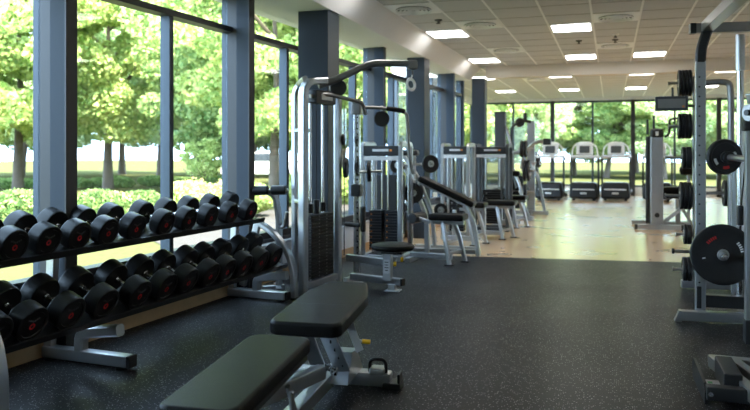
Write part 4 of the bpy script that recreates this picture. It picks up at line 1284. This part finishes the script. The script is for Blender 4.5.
TR = [
    (0, -60, 21, 1.0, 'bright leafy tree at the edge of the first window, past the nearest post'),
    (0, 18, 25, 1.0, 'bright leafy tree seen left of the nearest blue-grey post'),
    (0, 108, 28, 1.05, 'straight-trunked bright tree just past the nearest blue-grey post'),
    (2, 66, 40, 1.2, 'pale tree far behind the nearest blue-grey post'),
    (2, 160, 38, 1.2, 'pale green tree straight behind the thin mullion of the second window'),
    (1, 232, 25, 1.0, 'leaning dark-trunked tree beside the second blue-grey post'),
    (2, 196, 33, 1.05, 'pale tree between the thin mullion and the leaning trunk'),
    (3, 204, 21, 1.0, 'little round garden tree on the lawn behind the hedge'),
    (0, 274, 19, .85, 'bright tree between the second blue-grey post and the big pillar'),
    (2, 318, 27, 1.1, 'pale tree behind the big pillar'),
    (0, 355, 23, 1.0, 'bright tree right past the big pillar'),
    (2, 398, 30, 1.2, 'pale tree between the first and second big pillars'),
    (0, 440, 27, 1.0, 'bright tree between the second and third big pillars'),
    (1, 466, 34, 1.2, 'darker tree right by the third big pillar'),
    (2, 505, 34, .9, 'pale tree behind the tall dark panel machine'),
    (2, 536, 42, 1.15, 'pale tree behind the first treadmill'),
    (2, 574, 44, 1.1, 'pale tree behind the second treadmill'),
    (1, 606, 40, 1.0, 'darker round tree between the two clearly seen treadmills'),
    (2, 636, 50, 1.3, 'pale tree behind the far window post past the treadmills'),
    (2, 664, 38, 1.0, 'pale tree behind the tall silver pulley column'),
    (2, 700, 44, 1.2, 'pale tree behind the rack uprights'),
    (2, 738, 38, 1.0, 'pale tree behind the chrome guide rod'),
    (1, 340, 44, 1.4, 'tall darker tree far off behind the big pillar'),
    (1, 20, 42, 1.4, 'tall darker tree far off behind the first window'),
    (2, 122, 46, 1.5, 'tallest pale tree far off behind the second window'),
    (1, 250, 44, 1.4, 'tall darker tree far off behind the second blue-grey post'),
    (2, 420, 48, 1.5, 'tallest pale tree far off behind the second big pillar'),
    (0, 800, 40, 1.1, 'bright tree beyond the frame edge past the rack'),
]
for a in TR:
    tree(*a)

def hedge(name, label, pts, w, h, n, mat, size, blossom=0):
    blobs = []
    for (x0, y0), (x1, y1) in zip(pts, pts[1:]):
        L = math.hypot(x1 - x0, y1 - y0)
        m = max(2, int(L / .45))
        for k in range(m):
            f = (k + random.random()) / m
            blobs.append(((x0 + (x1 - x0) * f + random.uniform(-w, w) * .5, y0 + (y1 - y0) * f + random.uniform(-w, w) * .5, GZ + h * random.uniform(.42, .6)), (w * .6, w * .6, h * random.uniform(.42, .6)), 1))
    t = thing(name, label, 'hedge', (pts[0][0], pts[0][1], GZ))
    vs, fs = leaf_cloud(n, blobs, size)
    vs = [(v[0] - pts[0][0], v[1] - pts[0][1], v[2] - GZ) for v in vs]
    o = bpy.data.objects.new('foliage', raw_mesh('foliage', vs, fs, mat)); COL.objects.link(o); o.parent = t
    if blossom:
        b2 = [(b[0][0:2] + (b[0][2] + h * .12,), b[1], 1) for b in random.sample(blobs, max(2, len(blobs) // 4))]
        vs, fs = leaf_cloud(blossom, b2, size * .8)
        vs = [(v[0] - pts[0][0], v[1] - pts[0][1], v[2] - GZ) for v in vs]
        o = bpy.data.objects.new('blossom', raw_mesh('blossom', vs, fs, flower)); COL.objects.link(o); o.parent = t
def op(px, zc):
    q = outdoors(px, zc)
    return (q[0], q[1])
hedge('hedge', 'near clipped hedge with orange blossom outside the first windows', [op(-80, 10.8), op(20, 11.8), op(100, 12.8), op(158, 13.6)], .9, .70, 26000, leaf_h, .050, 900)
hedge('hedge', 'low flowering hedge outside between the thin mullion and the second post', [op(176, 15.0), op(225, 16.0), op(262, 16.6)], .9, .72, 12000, leaf_a, .05, 500)
hedge('hedge', 'long dark hedge at the back of the lawn outside', [op(-60, 28.0), op(90, 29.5), op(235, 31)], 1.0, .38, 16000, leaf_h, .065)
hedge('hedge', 'bushy hedge outside between the big pillars', [op(290, 18.5), op(320, 19.2), op(350, 20), op(385, 21.5)], 1.0, 1.0, 18000, leaf_a, .065)
# parked car seen far off through the second window
def car(px, zc, label, rz):
    x, y, z = outdoors(px, zc)
    t = thing('car', label, 'car', (x, y, z), rz)
    part('body', MB().prism([(-2.1, .25), (-2.1, .75), (-1.5, .88), (-.9, 1.40), (.7, 1.42), (1.35, .92), (2.05, .80), (2.1, .25)], (0, .85, 0), (1, 0, 0), (0, 0, 1), 1.7), car_white, t)
    part('side_glass', MB().prism([(-1.25, .93), (-.85, 1.33), (.65, 1.35), (1.15, .93)], (0, -.86, 0), (1, 0, 0), (0, 0, 1), -.004), car_glass, t)
    for xx in (-1.3, 1.3):
        for yy in (-.86, .70):
            part('wheel', MB().cyl((xx, yy, .32), (xx, yy + .18, .32), .32, 20, .03), rubber, t)
car(262, 40, 'white parked car far outside, behind the second blue-grey post', R(20))

# ------------------------------------------------------------------ light, sky, camera
w = bpy.data.worlds.new('World')
SC.world = w
w.use_nodes = True
bg = w.node_tree.nodes['Background']
bg.inputs[0].default_value = (.52, .73, 1.0, 1)
bg.inputs[1].default_value = 6.5
sd = bpy.data.lights.new('sun', 'SUN')
sd.energy = 22.0
sd.angle = R(2)
sd.color = (1, .94, .80)
so = bpy.data.objects.new('sun', sd)
COL.objects.link(so)
# high sun standing behind the building, over the roof
so.rotation_euler = Vector((-.55, .35, -1.0)).to_track_quat('-Z', 'Y').to_euler()

cd = bpy.data.cameras.new('camera')
cam = bpy.data.objects.new('camera', cd)
COL.objects.link(cam)
cam.location = (0, 0, 1.3)
cam.rotation_euler = (PI / 2, 0, TH)
cd.sensor_width = 36
cd.lens = 729 / 750 * 36
cd.shift_y = -(205 - 152) / 750
cd.clip_end = 300
cd.dof.use_dof = True
cd.dof.focus_distance = 4.6
cd.dof.aperture_fstop = 2.4
SC.camera = cam
SC.view_settings.view_transform = 'Standard'
SC.view_settings.look = 'None'
SC.view_settings.gamma = 1
SC.view_settings.use_curve_mapping = False
SC.view_settings.exposure = 0.75
SC.cycles.max_bounces = 10
SC.cycles.diffuse_bounces = 5
SC.cycles.transparent_max_bounces = 24
SC.cycles.sample_clamp_indirect = 6
